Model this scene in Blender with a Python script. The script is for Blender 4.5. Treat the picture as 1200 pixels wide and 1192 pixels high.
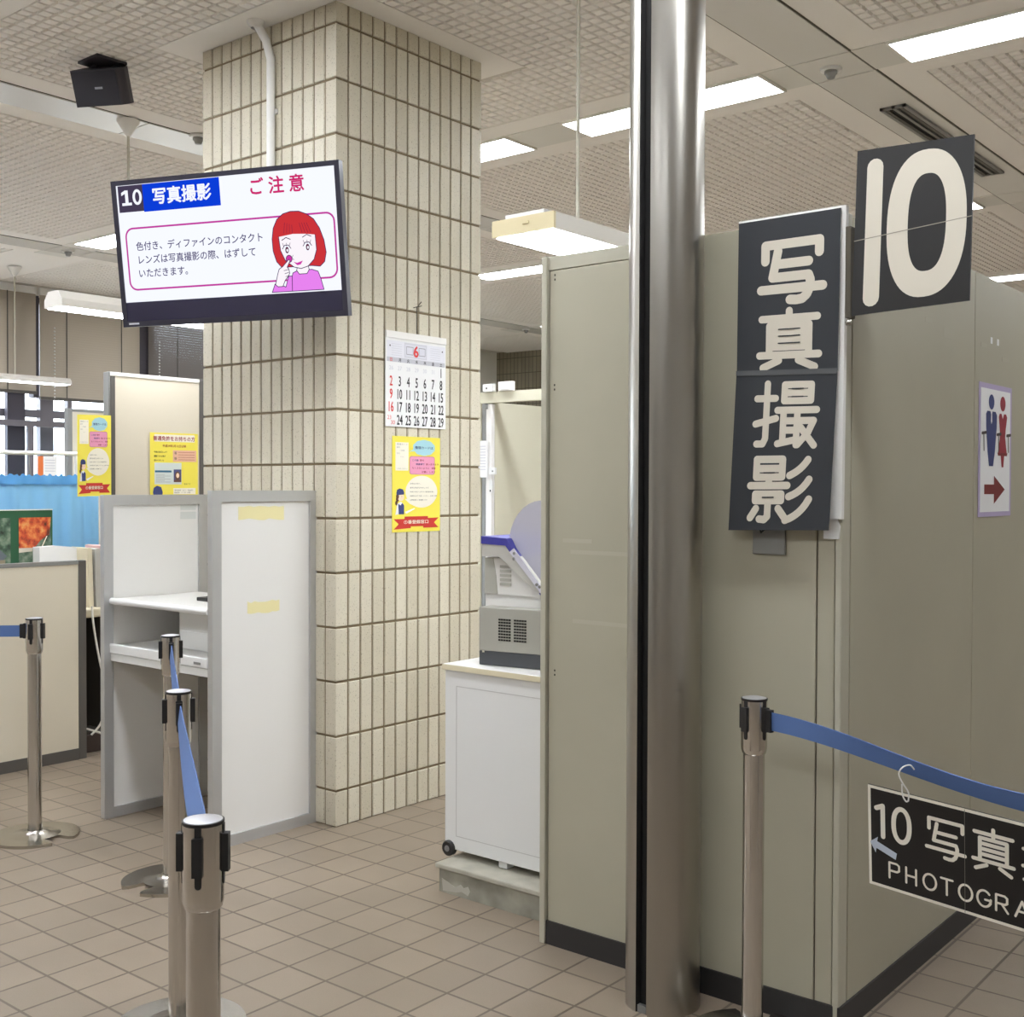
import bpy, math, random
from mathutils import Vector, Matrix
from mathutils.geometry import tessellate_polygon
random.seed(7)
S = bpy.context.scene
for o in list(bpy.data.objects):
    bpy.data.objects.remove(o)
COL = S.collection
PI = math.pi

# ------------------------------------------------------------------ camera
EYE = Vector((0.0, 0.0, 1.45))
def cam_matrix(y, p, r):
    f = Vector((-math.sin(y)*math.cos(p), math.cos(y)*math.cos(p), math.sin(p)))
    rt = Vector((math.cos(y), math.sin(y), 0)); up = rt.cross(f)
    r2 = math.cos(r)*rt + math.sin(r)*up; u2 = -math.sin(r)*rt + math.cos(r)*up
    m = Matrix((r2, u2, -f)).transposed().to_4x4(); m.translation = EYE
    return m
cd = bpy.data.cameras.new('camera'); cam = bpy.data.objects.new('camera', cd); COL.objects.link(cam)
cam.matrix_world = cam_matrix(0.688388516, -1.77354301e-02, 3.2244578e-03)
cd.sensor_fit = 'HORIZONTAL'; cd.sensor_width = 36.0; cd.lens = 1361.832/1200*36; cd.clip_start = 0.05
S.camera = cam

# ------------------------------------------------------------------ world, exposure
W = bpy.data.worlds.new('world'); S.world = W; W.use_nodes = True
bg = W.node_tree.nodes['Background']; bg.inputs[1].default_value = 7.0
_N, _L = W.node_tree.nodes, W.node_tree.links          # overcast sky above, dull ground below the horizon
_tc = _N.new('ShaderNodeTexCoord'); _sp = _N.new('ShaderNodeSeparateXYZ'); _rp = _N.new('ShaderNodeValToRGB')
_L.new(_tc.outputs['Generated'], _sp.inputs[0]); _L.new(_sp.outputs['Z'], _rp.inputs[0]); _L.new(_rp.outputs[0], bg.inputs[0])
_rp.color_ramp.elements[0].position = 0.0; _rp.color_ramp.elements[0].color = (.20, .20, .19, 1)
_rp.color_ramp.elements[1].position = 0.012; _rp.color_ramp.elements[1].color = (.86, .92, 1, 1)
S.view_settings.view_transform = 'Standard'; S.view_settings.look = 'None'
S.view_settings.gamma = 1.0; S.view_settings.use_curve_mapping = False
EXPO = 1.25; S.view_settings.exposure = EXPO
TUBE = 13.0          # strength of the ceiling diffusers
PEND = 9.0           # strength of the hanging fittings

# ------------------------------------------------------------------ materials
def lin(c):
    c = c/255.0
    return c/12.92 if c <= 0.04045 else ((c+0.055)/1.055)**2.4
def rgb(*c): return (lin(c[0]), lin(c[1]), lin(c[2]), 1)
MATS = {}
def mat(name, col, rough=.5, metal=0, noise=0, nscale=20, bump=0, bscale=200, spec=.5, alpha=None, trans=0, emit=0, coat=0):
    if name in MATS: return MATS[name]
    m = bpy.data.materials.new(name); m.use_nodes = True; MATS[name] = m
    N = m.node_tree.nodes; L = m.node_tree.links; b = N['Principled BSDF']
    b.inputs['Base Color'].default_value = rgb(*col)
    b.inputs['Roughness'].default_value = rough; b.inputs['Metallic'].default_value = metal
    b.inputs['Specular IOR Level'].default_value = spec
    if coat: b.inputs['Coat Weight'].default_value = coat; b.inputs['Coat Roughness'].default_value = .08
    if trans: b.inputs['Transmission Weight'].default_value = trans
    if alpha is not None: b.inputs['Alpha'].default_value = alpha
    if emit:
        b.inputs['Emission Color'].default_value = rgb(*col); b.inputs['Emission Strength'].default_value = emit
    if noise or bump:
        g = N.new('ShaderNodeTexCoord')
        if noise:
            t = N.new('ShaderNodeTexNoise'); t.inputs['Scale'].default_value = nscale; t.inputs['Detail'].default_value = 5
            L.new(g.outputs['Object'], t.inputs['Vector'])
            mr = N.new('ShaderNodeMapRange'); mr.inputs['From Min'].default_value = .3; mr.inputs['From Max'].default_value = .7
            mr.inputs['To Min'].default_value = 1-noise; mr.inputs['To Max'].default_value = 1+noise
            L.new(t.outputs['Fac'], mr.inputs['Value'])
            hsv = N.new('ShaderNodeHueSaturation'); hsv.inputs['Color'].default_value = rgb(*col)
            L.new(mr.outputs['Result'], hsv.inputs['Value']); L.new(hsv.outputs['Color'], b.inputs['Base Color'])
        if bump:
            t2 = N.new('ShaderNodeTexNoise'); t2.inputs['Scale'].default_value = bscale; t2.inputs['Detail'].default_value = 3
            L.new(g.outputs['Object'], t2.inputs['Vector'])
            bp = N.new('ShaderNodeBump'); bp.inputs['Strength'].default_value = bump; bp.inputs['Distance'].default_value = .002
            L.new(t2.outputs['Fac'], bp.inputs['Height']); L.new(bp.outputs['Normal'], b.inputs['Normal'])
    return m
def emis(name, col, s):
    if name in MATS: return MATS[name]
    m = bpy.data.materials.new(name); m.use_nodes = True; MATS[name] = m
    N = m.node_tree.nodes; N.clear()
    e = N.new('ShaderNodeEmission'); e.inputs[0].default_value = rgb(*col); e.inputs[1].default_value = s
    o = N.new('ShaderNodeOutputMaterial'); m.node_tree.links.new(e.outputs[0], o.inputs[0])
    return m
def brushed(name, col, rough, axis_scale=(300, 300, 2), metal=1.0, var=.12):
    m = mat(name, col, rough, metal)
    N = m.node_tree.nodes; L = m.node_tree.links; b = N['Principled BSDF']
    g = N.new('ShaderNodeTexCoord'); mp = N.new('ShaderNodeMapping'); mp.inputs['Scale'].default_value = axis_scale
    t = N.new('ShaderNodeTexNoise'); t.inputs['Scale'].default_value = 1; t.inputs['Detail'].default_value = 4
    L.new(g.outputs['Object'], mp.inputs['Vector']); L.new(mp.outputs['Vector'], t.inputs['Vector'])
    mr = N.new('ShaderNodeMapRange'); mr.inputs['To Min'].default_value = rough-var*.6; mr.inputs['To Max'].default_value = rough+var
    L.new(t.outputs['Fac'], mr.inputs['Value']); L.new(mr.outputs['Result'], b.inputs['Roughness'])
    return m
M_ceil = mat('ceiling_white', (242, 238, 233), .9)
M_groove_shade = mat('ceiling_groove_shade', (212, 205, 196), .95)  # darker than the ceiling: recess shade put into the groove colour
M_strip = mat('glossy_ceiling_panel', (226, 224, 220), .24, spec=.5)
M_lane = mat('lane_panel', (222, 220, 214), .5)
M_frame = mat('light_frame', (235, 233, 226), .5)
M_dif = emis('lit_diffuser', (244, 249, 255), TUBE)
M_pdif = emis('lit_pendant_diffuser', (246, 250, 255), PEND)
M_cream = mat('cream_enamel', (218, 204, 164), .45)
M_trough = mat('trough_enamel', (216, 211, 203), .5)
M_rod = mat('rod_enamel', (188, 182, 166), .5)
M_white = mat('white_enamel', (236, 234, 230), .4)
M_whitep = mat('white_plastic', (228, 228, 226), .35)
M_booth = mat('booth_panel', (177, 172, 152), .42, noise=.035, nscale=3, bump=.05, bscale=90)
M_boothf = mat('booth_frame', (184, 180, 162), .45)
M_base = mat('black_skirting', (44, 42, 42), .5)
M_seam = mat('dark_seam', (82, 76, 64), .8)
M_steel = mat('brushed_steel_post', (206, 203, 198), .17, 1.0)
M_pole = brushed('steel_column_skin', (172, 168, 160), .30, (700, 700, .6), var=.03)
M_steelb = brushed('steel_base', (190, 186, 178), .2, (60, 60, 60))
M_cap = mat('satin_cap', (196, 196, 200), .35, .7)
M_black = mat('black_plastic', (26, 25, 26), .45)
M_void = mat('dark_slot', (22, 20, 19), .8)
M_belt = mat('blue_webbing', (86, 115, 170), .75, bump=.3, bscale=500)
M_sign = mat('sign_charcoal', (42, 45, 50), .5)
M_signk = mat('sign_black', (34, 33, 33), .35)
M_ivory = mat('sign_ivory', (212, 204, 188), .5)
M_vinyl = mat('cream_vinyl', (240, 235, 222), .5)
M_paperw = mat('paper_white', (238, 238, 238), .7)
M_alu = mat('aluminium_frame', (196, 196, 196), .35, .55)
M_ply = mat('white_board', (232, 230, 226), .38)
M_tape = mat('yellowed_tape', (236, 226, 172), .6)
M_fab = mat('beige_fabric', (214, 205, 186), .9, noise=.02, nscale=400)
M_dgrey = mat('dark_grey_trim', (88, 84, 80), .5)
M_mgrey = mat('mid_grey_metal', (140, 140, 138), .45, .3)
M_curtain = mat('blue_cloth', (142, 200, 246), .85)
M_curtd = mat('blue_header_tape', (96, 164, 228), .85)
M_yellow = mat('poster_yellow', (240, 224, 84), .55)
M_red = mat('poster_red', (202, 52, 44), .55)
M_pink = mat('poster_pink', (232, 156, 186), .55)
M_sky = mat('poster_pale_blue', (164, 208, 218), .55)
M_navy = mat('poster_navy', (52, 62, 116), .55)
M_skin = mat('poster_skin', (246, 214, 184), .55)
M_hair = mat('poster_brown', (96, 62, 46), .55)
M_cream2 = mat('poster_cream', (240, 234, 216), .55)
M_ink = mat('ink_black', (38, 36, 40), .6)
M_inkg = mat('ink_grey', (150, 150, 156), .6)
M_inkp = mat('ink_pale_grey', (206, 206, 214), .6)
M_inkr = mat('ink_red', (224, 62, 60), .6)
M_maroon = mat('ink_maroon', (150, 40, 52), .6)
M_maroon2 = mat('ink_dark_red', (122, 38, 36), .6)
M_grey_m = mat('machine_grey', (170, 168, 158), .5)
M_dark_m = mat('machine_charcoal', (74, 76, 80), .5)
M_white_m = mat('machine_white', (222, 220, 216), .45)
M_blue_m = mat('machine_blue', (62, 60, 150), .4)
M_conc = mat('worn_plinth', (150, 147, 134), .8, noise=.28, nscale=9)
M_tvb = mat('tv_bezel', (40, 38, 52), .3)
M_tvg = mat('tv_gloss_panel', (40, 37, 60), .14)
M_desk = mat('desk_beige', (206, 196, 170), .5)
M_darkp = mat('dark_panel', (62, 56, 50), .8)
M_blind = mat('blind_slat', (176, 166, 152), .6)
M_blindd = mat('blind_slat_dark', (120, 114, 110), .6)
M_wframe = mat('window_frame_grey', (104, 100, 106), .5)
M_wpil = mat('window_pillar', (64, 60, 70), .6)
M_cable = mat('white_cable', (222, 218, 208), .5)
M_wall = mat('painted_wall', (232, 229, 222), .8)
M_room = mat('cream_room_panel', (216, 212, 190), .55)
M_lav = mat('lavender_tape', (188, 174, 208), .5)
M_folderb = mat('folder_beige', (222, 212, 186), .6)
M_folderg = mat('folder_grey', (176, 174, 166), .6)
M_folderp = mat('folder_pink', (226, 186, 180), .6)
M_spk = mat('speaker_charcoal', (52, 48, 54), .55)
M_scrP = emis('screen_white', (243, 246, 255), 1.05*2**-EXPO)
def scr(name, *c): return emis('screen_'+name, c, 2**-EXPO)
X_blue, X_dark, X_mag, X_ink = scr('blue', 12, 62, 216), scr('slate', 70, 62, 84), scr('magenta', 206, 44, 112), scr('ink', 74, 66, 110)
X_line, X_hair, X_hair2, X_pink, X_lip = scr('outline', 196, 62, 160), scr('red_hair', 204, 52, 58), scr('hair_line', 92, 30, 66), scr('lilac', 232, 132, 240), scr('lips', 206, 60, 170)
X_skin, X_black = scr('skin', 252, 246, 252), scr('contour', 70, 40, 90)

def glass(name, tint, fac):
    m = bpy.data.materials.new(name); m.use_nodes = True; MATS[name] = m
    N = m.node_tree.nodes; L = m.node_tree.links; N.clear()
    t = N.new('ShaderNodeBsdfTransparent'); t.inputs[0].default_value = rgb(*tint)
    g = N.new('ShaderNodeBsdfGlossy'); g.inputs['Roughness'].default_value = .05
    mx = N.new('ShaderNodeMixShader'); mx.inputs[0].default_value = fac
    o = N.new('ShaderNodeOutputMaterial')
    L.new(t.outputs[0], mx.inputs[1]); L.new(g.outputs[0], mx.inputs[2]); L.new(mx.outputs[0], o.inputs[0])
    return m
M_glass = glass('window_glass', (245, 248, 250), .06)
def frosted(name, col, a):
    m = bpy.data.materials.new(name); m.use_nodes = True; MATS[name] = m
    N = m.node_tree.nodes; L = m.node_tree.links; b = N['Principled BSDF']
    b.inputs['Base Color'].default_value = rgb(*col); b.inputs['Alpha'].default_value = a; b.inputs['Roughness'].default_value = .3
    return m
M_acryl = frosted('smoky_acrylic', (196, 194, 208), .72)

def world_grid(name, c1, c2, mortar, w, h, msize, x0=0, y0=0, rough=.5, plane='xy', bump=.4, bias=0, dirt=.12, grain=0):
    """regular tile pattern in world coordinates"""
    m = bpy.data.materials.new(name); m.use_nodes = True; MATS[name] = m
    N = m.node_tree.nodes; L = m.node_tree.links; b = N['Principled BSDF']
    g = N.new('ShaderNodeNewGeometry'); sp = N.new('ShaderNodeSeparateXYZ'); cb = N.new('ShaderNodeCombineXYZ')
    L.new(g.outputs['Position'], sp.inputs[0])
    a, c = {'xy': ('X', 'Y'), 'xz': ('X', 'Z'), 'yz': ('Y', 'Z')}[plane]
    for k, (ch, off) in enumerate(((a, x0), (c, y0))):
        ad = N.new('ShaderNodeMath'); ad.operation = 'SUBTRACT'; ad.inputs[1].default_value = off
        L.new(sp.outputs[ch], ad.inputs[0]); L.new(ad.outputs[0], cb.inputs[k])
    br = N.new('ShaderNodeTexBrick'); br.offset = 0; br.squash = 1
    br.inputs['Color1'].default_value = rgb(*c1); br.inputs['Color2'].default_value = rgb(*c2); br.inputs['Mortar'].default_value = rgb(*mortar)
    br.inputs['Scale'].default_value = 1; br.inputs['Mortar Size'].default_value = msize; br.inputs['Mortar Smooth'].default_value = .15
    br.inputs['Brick Width'].default_value = w; br.inputs['Row Height'].default_value = h; br.inputs['Bias'].default_value = bias
    L.new(cb.outputs[0], br.inputs['Vector'])
    n = N.new('ShaderNodeTexNoise'); n.inputs['Scale'].default_value = 2.2; n.inputs['Detail'].default_value = 6
    L.new(g.outputs['Position'], n.inputs['Vector'])
    mr = N.new('ShaderNodeMapRange'); mr.inputs['From Min'].default_value = .3; mr.inputs['From Max'].default_value = .7
    mr.inputs['To Min'].default_value = 1-dirt; mr.inputs['To Max'].default_value = 1+dirt
    L.new(n.outputs['Fac'], mr.inputs['Value'])
    hs = N.new('ShaderNodeHueSaturation'); L.new(br.outputs['Color'], hs.inputs['Color'])
    if grain:
        n2 = N.new('ShaderNodeTexNoise'); n2.inputs['Scale'].default_value = 260; n2.inputs['Detail'].default_value = 2
        L.new(g.outputs['Position'], n2.inputs['Vector'])
        mr2 = N.new('ShaderNodeMapRange'); mr2.inputs['From Min'].default_value = .3; mr2.inputs['From Max'].default_value = .7
        mr2.inputs['To Min'].default_value = 1-grain; mr2.inputs['To Max'].default_value = 1+grain
        L.new(n2.outputs['Fac'], mr2.inputs['Value'])
        mu = N.new('ShaderNodeMath'); mu.operation = 'MULTIPLY'; L.new(mr.outputs['Result'], mu.inputs[0]); L.new(mr2.outputs['Result'], mu.inputs[1])
        L.new(mu.outputs[0], hs.inputs['Value'])
    else:
        L.new(mr.outputs['Result'], hs.inputs['Value'])
    L.new(hs.outputs['Color'], b.inputs['Base Color'])
    b.inputs['Roughness'].default_value = rough
    inv = N.new('ShaderNodeMath'); inv.operation = 'SUBTRACT'; inv.inputs[0].default_value = 1; L.new(br.outputs['Fac'], inv.inputs[1])
    bp = N.new('ShaderNodeBump'); bp.inputs['Strength'].default_value = bump; bp.inputs['Distance'].default_value = .003
    L.new(inv.outputs[0], bp.inputs['Height']); L.new(bp.outputs['Normal'], b.inputs['Normal'])
    return m
M_floor = world_grid('floor_tile', (140, 126, 110), (131, 118, 103), (94, 82, 70), .165, .168, .0045, -2.737-.165*60, 2.607-.168*60, rough=.42, dirt=.07, grain=.05)
M_farwall = world_grid('far_wall_tile', (150, 142, 122), (138, 130, 112), (96, 88, 74), .0715, .2327, .005, 0, .153, rough=.6, plane='xz')

def tile_mat():
    m = bpy.data.materials.new('column_tile'); m.use_nodes = True; MATS['column_tile'] = m
    N = m.node_tree.nodes; L = m.node_tree.links; b = N['Principled BSDF']
    g = N.new('ShaderNodeNewGeometry')
    cr = N.new('ShaderNodeValToRGB'); e = cr.color_ramp.elements
    e[0].color = rgb(203, 195, 174); e[1].color = rgb(218, 211, 192)
    L.new(g.outputs['Random Per Island'], cr.inputs[0])
    n = N.new('ShaderNodeTexNoise'); n.inputs['Scale'].default_value = 170; n.inputs['Detail'].default_value = 2
    L.new(g.outputs['Position'], n.inputs['Vector'])
    r2 = N.new('ShaderNodeValToRGB'); q = r2.color_ramp.elements
    q[0].position = .30; q[0].color = (.5, .46, .40, 1); q[1].position = .38; q[1].color = (1, 1, 1, 1)
    L.new(n.outputs['Fac'], r2.inputs[0])
    mx = N.new('ShaderNodeMix'); mx.data_type = 'RGBA'; mx.blend_type = 'MULTIPLY'; mx.inputs[0].default_value = .8
    L.new(cr.outputs[0], mx.inputs[6]); L.new(r2.outputs[0], mx.inputs[7]); L.new(mx.outputs[2], b.inputs['Base Color'])
    b.inputs['Roughness'].default_value = .55
    return m
M_tile = tile_mat()
M_grout = mat('grout', (132, 117, 92), .9, noise=.1, nscale=6)

# ------------------------------------------------------------------ mesh building
ORG = {}
class MB:
    def __init__(self): self.v = []; self.f = []; self.m = []; self.mats = []
    def mi(self, m):
        if m not in self.mats: self.mats.append(m)
        return self.mats.index(m)
    def add(self, vs, fs, m):
        k = len(self.v); i = self.mi(m)
        self.v += [tuple(x) for x in vs]
        for f in fs: self.f.append([a+k for a in f]); self.m.append(i)
    def box(self, x0, x1, y0, y1, z0, z1, m):
        self.add([(x0,y0,z0),(x1,y0,z0),(x1,y1,z0),(x0,y1,z0),(x0,y0,z1),(x1,y0,z1),(x1,y1,z1),(x0,y1,z1)],
                 [(0,3,2,1),(4,5,6,7),(0,1,5,4),(1,2,6,5),(2,3,7,6),(3,0,4,7)], m); return self
    def prism(self, poly, P, d0, d1, m, msides=None):
        """poly (u,v) list swept between depths d0,d1 through P(u,v,d)"""
        n = len(poly); vs = [P(u, v, d0) for u, v in poly] + [P(u, v, d1) for u, v in poly]
        tri = tessellate_polygon([[Vector((u, v, 0)) for u, v in poly]])
        self.add(vs, [list(t) for t in tri] + [[n+a for a in reversed(t)] for t in tri], m)
        self.add(vs, [(i, (i+1) % n, n+(i+1) % n, n+i) for i in range(n)], msides or m); return self
    def lathe(self, prof, m, n=32, c=(0,0,0), a0=0, a1=2*PI):
        full = abs(a1-a0-2*PI) < 1e-6; k = n if full else n+1; vs = []
        for r, z in prof:
            for i in range(k):
                a = a0+(a1-a0)*i/n; vs.append((c[0]+r*math.cos(a), c[1]+r*math.sin(a), c[2]+z))
        fs = []
        for j in range(len(prof)-1):
            for i in range(n):
                i2 = (i+1) % k; fs.append((j*k+i, j*k+i2, (j+1)*k+i2, (j+1)*k+i))
        self.add(vs, fs, m); return self
    def tube(self, pts, r, m, n=8):
        pts = [Vector(p) for p in pts]; vs = []; up = Vector((0,0,1)); prev = None
        for i, p in enumerate(pts):
            t = (pts[min(i+1, len(pts)-1)]-pts[max(i-1, 0)]).normalized()
            a = t.cross(up if abs(t.z) < .95 else Vector((1,0,0))).normalized() if prev is None else (prev-t*prev.dot(t)).normalized()
            prev = a; b = t.cross(a)
            for k in range(n):
                q = 2*PI*k/n; vs.append(p+a*math.cos(q)*r+b*math.sin(q)*r)
        fs = [(j*n+k, j*n+(k+1) % n, (j+1)*n+(k+1) % n, (j+1)*n+k) for j in range(len(pts)-1) for k in range(n)]
        fs += [tuple(range(n-1, -1, -1)), tuple(range((len(pts)-1)*n, len(pts)*n))]
        self.add(vs, fs, m); return self
    # --- flat artwork on a surface: P(u, v, d)
    def poly(self, pts, P, d, m):
        tri = tessellate_polygon([[Vector((u, v, 0)) for u, v in pts]])
        self.add([P(u, v, d) for u, v in pts], [list(t) for t in tri], m); return self
    def rect(self, u0, v0, u1, v1, P, d, m): return self.poly([(u0,v0),(u1,v0),(u1,v1),(u0,v1)], P, d, m)
    def disc(self, u, v, ru, rv, P, d, m, n=28):
        return self.poly([(u+ru*math.cos(2*PI*i/n), v+rv*math.sin(2*PI*i/n)) for i in range(n)], P, d, m)
    def stroke(self, pts, w, P, d, m, n=14):
        h = w/2; self.q = getattr(self, 'q', 0)
        for (a, b), (c, e) in zip(pts[:-1], pts[1:]):
            l = math.hypot(c-a, e-b)
            if l < 1e-9: continue
            x, y = -(e-b)/l*h, (c-a)/l*h; self.q = (self.q+1) % 37; dd = d+self.q*1.1e-5
            self.add([P(a+x,b+y,dd), P(c+x,e+y,dd), P(c-x,e-y,dd), P(a-x,b-y,dd)], [(0,1,2,3)], m)
        for u, v in pts:
            self.q = (self.q+1) % 37; self.disc(u, v, h, h, P, d+self.q*1.1e-5, m, n)
        return self
    def build(self, name, parent=None, smooth=None, bevel=0, world=True, segs=2):
        me = bpy.data.meshes.new(name)
        off = ORG.get(parent, Vector((0,0,0))) if (parent and world) else Vector((0,0,0))
        me.from_pydata([(a-off.x, b-off.y, c-off.z) for a, b, c in self.v], [], self.f)
        for m in self.mats: me.materials.append(m)
        me.polygons.foreach_set('material_index', self.m)
        me.update()
        if smooth is not None:
            me.polygons.foreach_set('use_smooth', [True]*len(me.polygons))
            me.set_sharp_from_angle(angle=math.radians(smooth))
        o = bpy.data.objects.new(name, me); COL.objects.link(o)
        if parent: o.parent = parent; ORG[o] = off.copy()
        else: ORG[o] = Vector((0,0,0))
        if bevel:
            b = o.modifiers.new('edge', 'BEVEL'); b.width = bevel; b.segments = segs; b.limit_method = 'ANGLE'
        return o
def box(name, parent, x0, x1, y0, y1, z0, z1, m, bevel=0, world=True):
    return MB().box(x0, x1, y0, y1, z0, z1, m).build(name, parent, bevel=bevel, world=world)
def tag(o, label, cat, group=None):
    o['label'] = label; o['category'] = cat
    if group: o['group'] = group
    return o
def thing(name, loc, label, cat, group=None, rot=None):
    e = bpy.data.objects.new(name, None); COL.objects.link(e); e.empty_display_size = .1
    e.location = loc; ORG[e] = Vector(loc)
    if rot is not None: e.rotation_euler = rot if not isinstance(rot, Matrix) else rot.to_euler()
    return tag(e, label, cat, group)
def struct(o): o['kind'] = 'structure'; return o
def dup(root, loc, label, group=None, rot=None):
    r = root.copy(); COL.objects.link(r); r.location = loc; ORG[r] = Vector(loc); r['label'] = label
    if rot is not None: r.rotation_euler = rot
    if group: r['group'] = group
    for ch in list(root.children):
        c = ch.copy(); COL.objects.link(c); c.parent = r; ORG[c] = Vector(loc)
        for gch in list(ch.children):
            d = gch.copy(); COL.objects.link(d); d.parent = c; ORG[d] = Vector(loc)
    return r
def plane_map(o, u, v, n, w=1.0, h=1.0):
    """(u right, v down) in 0..w, 0..h -> point on the rectangle with top-left o; d along the outward normal"""
    o, u, v, n = Vector(o), Vector(u), Vector(v), Vector(n)
    return lambda a, b, d=0: o + u*(a/w) + v*(b/h) + n*d
def quad_map(tl, tr, br, bl, w, h):
    tl, tr, br, bl = map(Vector, (tl, tr, br, bl)); n = ((bl-tl).cross(tr-tl)).normalized()
    def P(a, b, d=0):
        s, t = a/w, b/h
        return tl*(1-s)*(1-t) + tr*s*(1-t) + br*s*t + bl*(1-s)*t + n*d
    return P
_TC = {}
def text(mb, body, u, v, size, P, d, m, align='L', off=0.0, sx=1.0, bold=0):
    if bold:
        for i in range(5): text(mb, body, u+bold*size*math.cos(i*1.2566), v+bold*size*math.sin(i*1.2566), size, P, d+i*4e-5, m, align, 0, sx)
        return
    _text(mb, body, u, v, size, P, d, m, align, off, sx)
def _text(mb, body, u, v, size, P, d, m, align='L', off=0.0, sx=1.0):
    """lettering: baseline-left (or centre / right) at u, v; v grows downwards"""
    key = (body, off)
    if key not in _TC:
        c = bpy.data.curves.new('lettering', 'FONT'); c.body = body; c.offset = off; c.resolution_u = 2
        o = bpy.data.objects.new('lettering', c); t = bpy.data.collections.new('tmp'); COL.children.link(t); t.objects.link(o)
        dg = bpy.context.evaluated_depsgraph_get()
        me = bpy.data.meshes.new_from_object(o.evaluated_get(dg))
        _TC[key] = ([tuple(x.co) for x in me.vertices], [list(p.vertices) for p in me.polygons])
        bpy.data.objects.remove(o); bpy.data.curves.remove(c); bpy.data.collections.remove(t); bpy.data.meshes.remove(me)
    vs, fs = _TC[key]
    if not vs: return
    x0 = min(a[0] for a in vs); x1 = max(a[0] for a in vs)
    sh = {'L': 0, 'C': -(x0+x1)/2, 'R': -x1}[align]
    mb.add([P(u+(a[0]+sh)*size*sx, v-a[1]*size, d) for a in vs], fs, m)

# ================================================================== the room
CH = 3.5
X0, X1, Y0, Y1 = -11.5, 4.5, -5.0, 13.6
struct(box('floor', None, X0-.3, X1+.3, Y0-.3, Y1+.3, -.1, 0, M_floor))
PX, PY = 3.5, 3.175                     # module of the ceiling
BX, BY = -2.57, 5.22                    # a service strip starts at BX (width .31), a light lane at BY (width .31)
COLX0, COLX1, COLY0, COLY1 = -4.637, -3.707, 3.331, 4.261
def build_ceiling():
    mb = MB(); mb.box(X0-.3, X1+.3, Y0-.3, Y1+.3, CH+.014, CH+.2, M_groove_shade)
    xs, ys = [], []
    for k in range(-3, 3):
        xs.append((BX+PX*k+.49, BX+PX*k+3.32))
    for k in range(-4, 4):
        ys.append((BY+PY*k+.495, BY+PY*k+3.01))
    def flat(x0, x1, y0, y1):
        x0, x1, y0, y1 = max(x0, X0-.3), min(x1, X1+.3), max(y0, Y0-.3), min(y1, Y1+.3)
        if x1 > x0 and y1 > y0: mb.box(x0, x1, y0, y1, CH, CH+.02, M_ceil)
    edge = X0-.3
    for a, b in xs: flat(edge, a, Y0-.3, Y1+.3); edge = b
    flat(edge, X1+.3, Y0-.3, Y1+.3)
    for a, b in xs:
        e2 = Y0-.3
        for c, d in ys: flat(a, b, e2, c); e2 = d
        flat(a, b, e2, Y1+.3)
    hole = (COLX0-.13, COLX1+.127, COLY0-.166, COLY1+.17)
    flat(hole[0], hole[1], hole[2], hole[3])
    g, h = .0625, .0082
    def cells(a, b, c, d):
        for i in range(int(round((b-a)/g))):
            for j in range(int(round((d-c)/g))):
                x, y = a+i*g, c+j*g
                if x+g > hole[0] and x < hole[1] and y+g > hole[2] and y < hole[3]: continue
                xa, xb, ya, yb = x+h, x+g-h, y+h, y+g-h
                mb.add([(xa,ya,CH),(xb,ya,CH),(xb,yb,CH),(xa,yb,CH),(xa-.003,ya-.003,CH+.014),(xb+.003,ya-.003,CH+.014),(xb+.003,yb+.003,CH+.014),(xa-.003,yb+.003,CH+.014)],
                       [(0,3,2,1),(0,1,5,4),(1,2,6,5),(2,3,7,6),(3,0,4,7)], M_ceil)
    for a, b in xs:
        for c, d in ys:
            if b < X0 or a > 2.0 or d < 1.0 or c > Y1: flat(a, b, c, d); continue
            cells(max(a, X0+.2), b, c, min(d, Y1))
    return struct(mb.build('ceiling'))
build_ceiling()
# service strips along y: glossy panels with fine joints
for k in (-2, -1, 0, 1):
    x = BX+PX*k; mb = MB()
    mb.box(x-.006, x+.316, Y0, Y1, CH-.0015, CH+.01, M_seam)
    cuts = [Y0]
    for j in range(-4, 4):
        for q in (BY+PY*j, BY+PY*j+.31, BY+PY*j+1.73):
            if Y0 < q < Y1: cuts.append(q)
    cuts = sorted(cuts)+[Y1]
    for a, b in zip(cuts[:-1], cuts[1:]): mb.box(x+.004, x+.306, a+.004, b-.004, CH-.006, CH, M_strip)
    struct(mb.build('trim_%d' % (k+3)))
# blank panels of the light lanes
for n_, j in enumerate(range(-3, 3)):
    mb = MB()
    for k in range(-3, 3):
        x = BX+PX*k+.31; y = BY+PY*j
        for a, b in ((x+.004, x+.165), (x+1.405, x+1.795), (x+3.035, x+3.186)):
            if a > X0 and b < X1: mb.box(a, b, y+.003, y+.307, CH-.004, CH, M_lane)
    struct(mb.build('trim_%d' % (n_+10)))
struct(box('wall_front', None, X0-.3, X1+.3, Y0-.3, Y0, 0, CH+.02, M_wall))
struct(box('wall_back', None, X0-.3, X1+.3, Y1, Y1+.3, 0, CH+.02, M_farwall))
struct(box('wall_right', None, X1, X1+.3, Y0, Y1, 0, CH+.02, M_wall))
mb = MB()                               # left wall with the long window opening
WY0, WY1 = 2.6, 9.6
mb.box(X0-.3, X0, Y0, WY0, 0, CH+.02, M_wall); mb.box(X0-.3, X0, WY1, Y1, 0, CH+.02, M_wall)
mb.box(X0-.3, X0, WY0, WY1, 0, .9, M_wall); mb.box(X0-.3, X0, WY0, WY1, 3.42, CH+.02, M_wall)
struct(mb.build('wall_left'))
mb = MB()
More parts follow.
